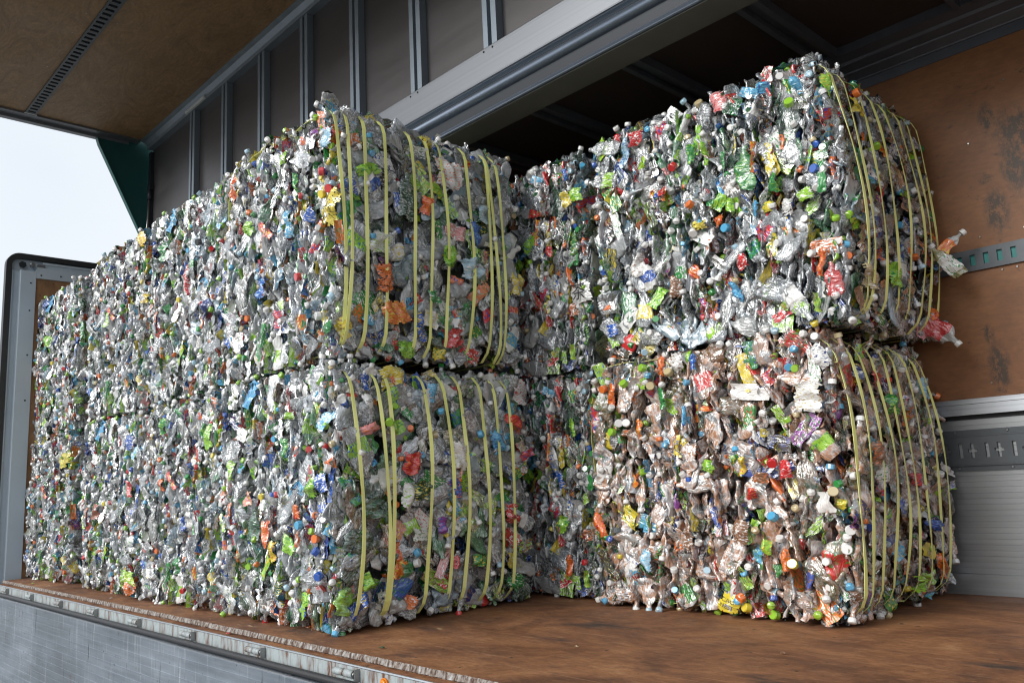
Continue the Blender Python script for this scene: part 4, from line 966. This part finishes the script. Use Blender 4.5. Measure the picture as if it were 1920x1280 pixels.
(9, 0, -2.492, 0.981, 0.052, 0.127, 15, 0, 6, 5), (9, 0, -2.204, 0.937, 0.047, 0.120, 0, 0, 1, 11), (9, 0, -2.536, 1.016, 0.000, 0.000, 0, 2, 6, 2),
(9, 0, -2.405, 1.016, 0.000, 0.000, 0, 2, 0, 2), (9, 0, -2.296, 1.083, 0.000, 0.000, 0, 2, 0, 2), (9, 0, -2.156, 1.040, 0.000, 0.000, 0, 2, 14, 2),
(9, 0, -2.258, 0.999, 0.000, 0.000, 0, 2, 14, 2), (9, 0, -2.495, 0.804, 0.000, 0.000, 0, 2, 0, 2), (9, 0, -2.459, 0.846, 0.000, 0.000, 0, 2, 2, 2),
(9, 0, -2.415, 0.837, 0.000, 0.000, 0, 2, 2, 2), (9, 0, -1.740, 0.564, 0.081, 0.055, 0, 0, 10, 6), (9, 0, -1.848, 0.353, 0.083, 0.127, 10, 0, 10, 2),
(9, 0, -2.124, 0.317, 0.055, 0.134, 0, 0, 10, 2), (9, 0, -2.362, 0.220, 0.060, 0.116, 0, 0, 15, 4), (9, 0, -2.666, 0.371, 0.067, 0.150, -15, 0, 6, 5),
(9, 1, 1.885, 0.521, 0.137, 0.075, 0, 0, 5, 12), (9, 1, 1.331, 0.387, 0.081, 0.066, 0, 0, 8, 9), (9, 1, 1.479, 0.953, 0.086, 0.064, 30, 0, 12, 2),
(9, 1, 1.661, 0.941, 0.155, 0.075, 0, 0, 5, 10), (9, 1, 2.053, 0.322, 0.157, 0.058, 0, 0, 3, 12), (9, 1, 2.169, 0.918, 0.189, 0.121, -10, 0, 15, 4),
(9, 1, 1.761, 0.834, 0.130, 0.111, 0, 0, 1, 0), (9, 1, 1.499, 0.638, 0.107, 0.124, 0, 0, 10, 6), (9, 1, 1.888, 0.107, 0.187, 0.085, 0, 0, 0, 10),
(9, 1, 2.114, 0.148, 0.121, 0.133, 0, 0, 6, 10), (9, 1, 1.197, 0.117, 0.164, 0.055, 0, 0, 10, 2), (10, 0, -2.653, 1.541, 0.173, 0.138, 0, 0, 2, 14),
(10, 0, -2.620, 2.068, 0.102, 0.086, 0, 0, 0, 1), (10, 0, -2.752, 1.811, 0.050, 0.126, 5, 1, 1, 7), (10, 0, -2.787, 1.620, 0.033, 0.159, -5, 0, 6, 5),
(10, 0, -2.779, 2.051, 0.072, 0.100, 0, 0, 7, 2), (10, 0, -2.779, 2.190, 0.050, 0.077, 0, 0, 3, 4), (10, 0, -2.847, 2.181, 0.066, 0.090, 0, 0, 2, 5),
(10, 0, -2.916, 1.799, 0.060, 0.076, 0, 0, 5, 10), (10, 0, -2.685, 1.464, 0.056, 0.077, 0, 0, 1, 2), (10, 0, -2.654, 1.322, 0.069, 0.136, 0, 0, 11, 0),
(11, 0, -2.838, 0.857, 0.059, 0.119, 0, 0, 0, 1), (11, 0, -2.911, 0.172, 0.058, 0.129, 0, 0, 6, 5), (11, 0, -2.933, 0.368, 0.081, 0.105, 0, 0, 0, 1),
(11, 0, -2.933, 0.594, 0.075, 0.107, 0, 0, 3, 2)]
SHAPES = [S1, S2, S2, S1, S1, S2, S2, S1, S3, S4, S3, S3]            # in the order the bales are made
COLOURS = ['lime', 'green', 'white', 'blue', 'cyan', 'red', 'orange', 'yellow', 'purple', 'pink', 'brown', 'dkgreen', 'navy', 'black', 'beige', 'paleblue']
WORDS = {18: 'FE', 71: 'QU', 113: 'NEW', 167: 'CAO\nNEST', 221: '茶'}
mink, tink, bink = nodes('printing_ink'); bink.inputs['Roughness'].default_value = 0.4; bink.inputs['Base Color'].default_value = (0.02, 0.02, 0.025, 1)
minw, tinw, binw = nodes('white_printing_ink'); binw.inputs['Roughness'].default_value = 0.4; binw.inputs['Base Color'].default_value = (0.85, 0.85, 0.85, 1)
_txt = {}
def text_mesh(words, mat):
    k = (words, mat.name)
    if k not in _txt:
        cu = bpy.data.curves.new('printed_words', 'FONT'); cu.body = words; cu.align_x = 'CENTER'; cu.align_y = 'CENTER'
        ob = bpy.data.objects.new('printed_words', cu); COL.objects.link(ob)
        bpy.context.view_layer.update()
        dg = bpy.context.evaluated_depsgraph_get(); me = bpy.data.meshes.new_from_object(ob.evaluated_get(dg))
        bpy.data.objects.remove(ob); me.name = 'printed_words'; me.materials.clear(); me.materials.append(mat); _txt[k] = me
    return _txt[k]

def label_patch(R, wd, ht, c, c2, al=1.0, calm=False):
    n1, n2 = 15, 17; wd *= .76; ht *= .80
    X, Y = np.meshgrid(np.linspace(-.5, .5, n1), np.linspace(-.5, .5, n2), indexing='ij')
    X = X * wd; Y = Y * ht; am = .25 if calm else 1.0
    Z = -(X / max(wd, .01)) ** 2 * .05 - (Y / max(ht, .01)) ** 2 * .03 + .01
    for k in range(5):
        an = R.uniform(0, 3.1); f = R.uniform(18, 60)
        q = X * np.cos(an) * f + Y * np.sin(an) * f + R.uniform(0, 6); Z = Z + (2 * np.abs((q / np.pi) % 1 - .5) * 2 - 1) * R.uniform(.003, .009) * am
    rs = np.random.RandomState(R.randrange(10 ** 9))
    X = X + rs.normal(0, .0012, X.shape) * am + .06 * wd * np.sin(Y / ht * 5 + R.uniform(0, 6)) ; Y = Y + rs.normal(0, .0012, X.shape) * am + .05 * ht * np.sin(X / wd * 5 + R.uniform(0, 6))
    V = np.stack([X, Y, Z], -1).reshape(-1, 3)
    i = np.arange(n1 - 1)[:, None] * n2; j = np.arange(n2 - 1)[None, :]
    Q = np.stack([i + j, i + n2 + j, i + n2 + j + 1, i + j + 1], -1).reshape(-1, 4)
    keep = np.ones(len(Q), bool)
    for q in range(len(Q)):                                # ragged torn rim
        ii, jj = divmod(q, n2 - 1); d_ = min(ii, n1 - 2 - ii, jj, n2 - 2 - jj)
        cn_ = (ii < 3 or ii > n1 - 5) and (jj < 3 or jj > n2 - 5)
        if d_ == 0 and R.random() < .2 or cn_ and d_ == 0 and R.random() < .7: keep[q] = False
    Q = Q[keep]
    return V, Q, np.tile(np.array([*PAL[c], al]), (len(Q), 1)), np.tile(np.array([*PAL[c2], 0. if calm else 1.]), (len(Q), 1))

RP = random.Random(404)
for num, (idx, side, a, z, wd, ht, deg, kn, ci, cj) in enumerate(PIECES):
    ang = math.radians(deg); face = 'FE'[side]; kind = 'fbc'[kn]; c, c2 = COLOURS[ci], COLOURS[cj]; words = WORDS.get(num, '')
    bl = SHAPES[idx]; root = BALES[idx]; L = root.location
    lz = min(max((z - L.z) / root.scale.z, .02 + ht * .4), bl.dz - .01 - (ht * .35 if kind != 'c' else .015))
    if face == 'F':
        lx = min(max((a - L.x) / root.scale.x, -bl.dx / 2 + .02), bl.end(0, lz) - .02 - wd * .3); pos = Vector((lx, bl.front(lx, lz) - .006, lz)); rot = Matrix(((1, 0, 0), (0, 0, -1), (0, 1, 0)))
    else:
        ly = min(max(a - L.y, -bl.dy / 2 + .02), bl.dy / 2 - .02); pos = Vector((bl.end(ly, lz) + .002, ly, lz)); rot = Matrix(((0, 0, 1), (1, 0, 0), (0, 1, 0)))
    M = rot @ Matrix.Rotation(-ang, 3, 'Z')
    if kind == 'c':
        M = rot @ Vector((RP.gauss(0, .4), RP.gauss(0, .4), 1)).to_track_quat('X', 'Z').to_matrix()
        o = bpy.data.objects.new('bottle_cap', CAPM[c]); o.scale = (1.25,) * 3; sc = 1.25; pos = pos + rot @ Vector((0, 0, -.004))
    elif kind == 'b':
        nr, ns = 18, 16; V, Q, c1_, c2_, m0, ax = bottle_arrays(RP, nr, ns); d0 = V.max(0) - V.min(0); V = V / d0 * np.array([ht, max(wd, .06), .05])
        V = V - (V.max(0) + V.min(0)) / 2; V = V @ np.array([[0, 1, 0], [-1, 0, 0], [0, 0, 1]])
        c1_ = np.tile(np.array([*PAL[c], .75]), (len(Q), 1)); c2_ = np.tile(np.array([*PAL[c2], 1.]), (len(Q), 1)); mk = np.repeat(np.arange(nr - 1) % 17 > 11, ns); c1_[mk, 3] = .6
        o = bpy.data.objects.new('crushed_bottle', np_mesh('crushed_bottle', V, Q, c1_, c2_, M_PET)); sc = 1; pos = pos + rot @ Vector((0, 0, -.012))
    else:
        o = bpy.data.objects.new('torn_label', np_mesh('torn_label', *label_patch(RP, wd, ht, c, c2, 1.0, bool(words)), M_PET)); sc = 1
    COL.objects.link(o); o.parent = root
    m4 = (M * sc).to_4x4(); m4.translation = pos; o.matrix_local = m4
    if words:
        t_ = bpy.data.objects.new('printed_words', text_mesh(words, minw if c in ('red', 'blue', 'navy', 'cyan') else mink)); COL.objects.link(t_); t_.parent = o
        k = wd * (.55 if len(words) == 1 else .34 if '\n' not in words else .22); t_.matrix_local = Matrix.Translation((0, 0, .019)) @ Matrix.Diagonal((k, k, k, 1))

def set_bottle(name, parent, a, b, wd, c, c2, cap, seed, label=None, cat=None, body=None):
    """one particular bottle lying from a (base) to b (mouth)"""
    R = random.Random(seed); V, Q, c1_, c2_, m0, ax = bottle_arrays(R, 22, 18)
    a, b = Vector(a), Vector(b); n = b - a; x0, x1 = V[:, 0].min(), V[:, 0].max(); sx = n.length / (x1 - x0); sy = wd / (V[:, 1].max() - V[:, 1].min())
    S_ = np.array([sx, sy, min(sy, 1.2)]); V = (V - np.array([x0, 0, 0])) * S_
    c1_ = np.tile(np.array([*(body or (.66, .66, .64)), .35]), (len(Q), 1)); t = np.repeat(np.arange(21), 18)
    c1_[(t > 2) & (t < 14)] = [*PAL[c], 1.0]; c2_ = np.tile(np.array([*PAL[c2], 1.]), (len(Q), 1))
    o = bpy.data.objects.new(name, np_mesh(name, V, Q, c1_, c2_, M_PET)); COL.objects.link(o)
    ux = n.normalized(); uz = (Vector(CAM) - a); uz = (uz - ux * uz.dot(ux)).normalized(); uy = uz.cross(ux)
    m4 = Matrix((ux, uy, uz)).transposed().to_4x4(); m4.translation = a - (parent.location if parent else Vector((0, 0, 0)))
    if parent: o.parent = parent
    o.matrix_local = m4
    if label: o['label'] = label
    if cat: o['category'] = cat
    if cap:
        k = bpy.data.objects.new('bottle_cap', CAPM[cap]); COL.objects.link(k); k.parent = o
        A = Vector(ax); q = A.to_track_quat('X', 'Z').to_matrix().to_4x4(); q.translation = Vector((np.array(m0) - np.array([x0, 0, 0])) * S_); k.matrix_local = q
    return o
set_bottle('crumpled_bottle', None, (-3.18, .20, 2.46), (-3.33, .27, 2.385), .085, 'white', 'beige', 'white', 5, 'crumpled white-labelled bottle lying loose on the top corner of the nearest left stack', 'bottle')
b_ = set_bottle('crushed_bottle', BALES[8], (-1.225, 2.19, 1.405), (-1.31, 2.12, 1.54), .07, 'white', 'green', 'white', 6, 'white-labelled tea bottle sticking out of the bale towards the wall', None, (.45, .42, .12))
t_ = bpy.data.objects.new('printed_words', text_mesh('茶', mink)); COL.objects.link(t_); t_.parent = b_
Rb = b_.matrix_local.to_3x3(); zs_ = 1 if (Rb @ Vector((0, 0, 1))).dot(Vector(CAM) - Vector((-1.25, 2.16, 1.46))) > 0 else -1
t_.matrix_local = Matrix.Translation((.075, 0, .024 * zs_)) @ Matrix.Rotation(0 if zs_ > 0 else math.pi, 4, 'X') @ Matrix.Rotation(math.radians(90), 4, 'Z') @ Matrix.Diagonal((.032, .032, .032, 1))
b_ = set_bottle('crushed_bottle', BALES[8], (-1.39, 2.14, 1.23), (-1.275, 2.18, 1.115), .10, 'red', 'pink', 'white', 8, 'red bottle with white cap poking out at the bottom edge')
set_bottle('crushed_bottle', BALES[8], (-1.30, 2.14, 1.50), (-1.215, 2.2, 1.60), .06, 'orange', 'yellow', 'white', 9, 'orange-labelled bottle poking out beside the wall')

# small scraps fallen on the bed
for k, (x, y, z, c, wd, ht, lab) in enumerate(((-7.35, .06, .004, 'lime', .07, .018, 'thin pale green strip of plastic on the bed edge by the farthest bale'),
        (-6.95, .07, .004, 'beige', .06, .012, 'thin beige sliver of plastic on the bed below the gap'),
        (-3.745, -.022, -.018, 'red', .05, .022, 'small red scrap of plastic lying in the ledge of the side rail'),
        (-2.72, .11, .004, 'dkgreen', .03, .02, 'tiny dark green flake on the bare bed near the rail'),
        (-1.45, .80, .004, 'brown', .03, .02, 'small brown chip on the bare bed in front of the muddy bale'),
        (-2.1, .52, .004, 'beige', .02, .012, 'tiny beige chip on the middle of the bare bed'),
        (-5.6, .07, .004, 'white', .025, .02, 'small white flake on the bed edge below the left row'))):
    V, Q, c1_, c2_ = label_patch(RP, wd, ht, c, c, 1.0, True)
    o = bpy.data.objects.new('plastic_scrap', np_mesh('plastic_scrap', V * np.array([1, 1, .3]), Q, c1_, c2_, M_PET)); COL.objects.link(o); o.location = (x, y, z + .003); o.rotation_euler = (0, 0, k * 1.3)
    tag(o, lab, 'scrap', 'plastic scraps fallen on the bed')
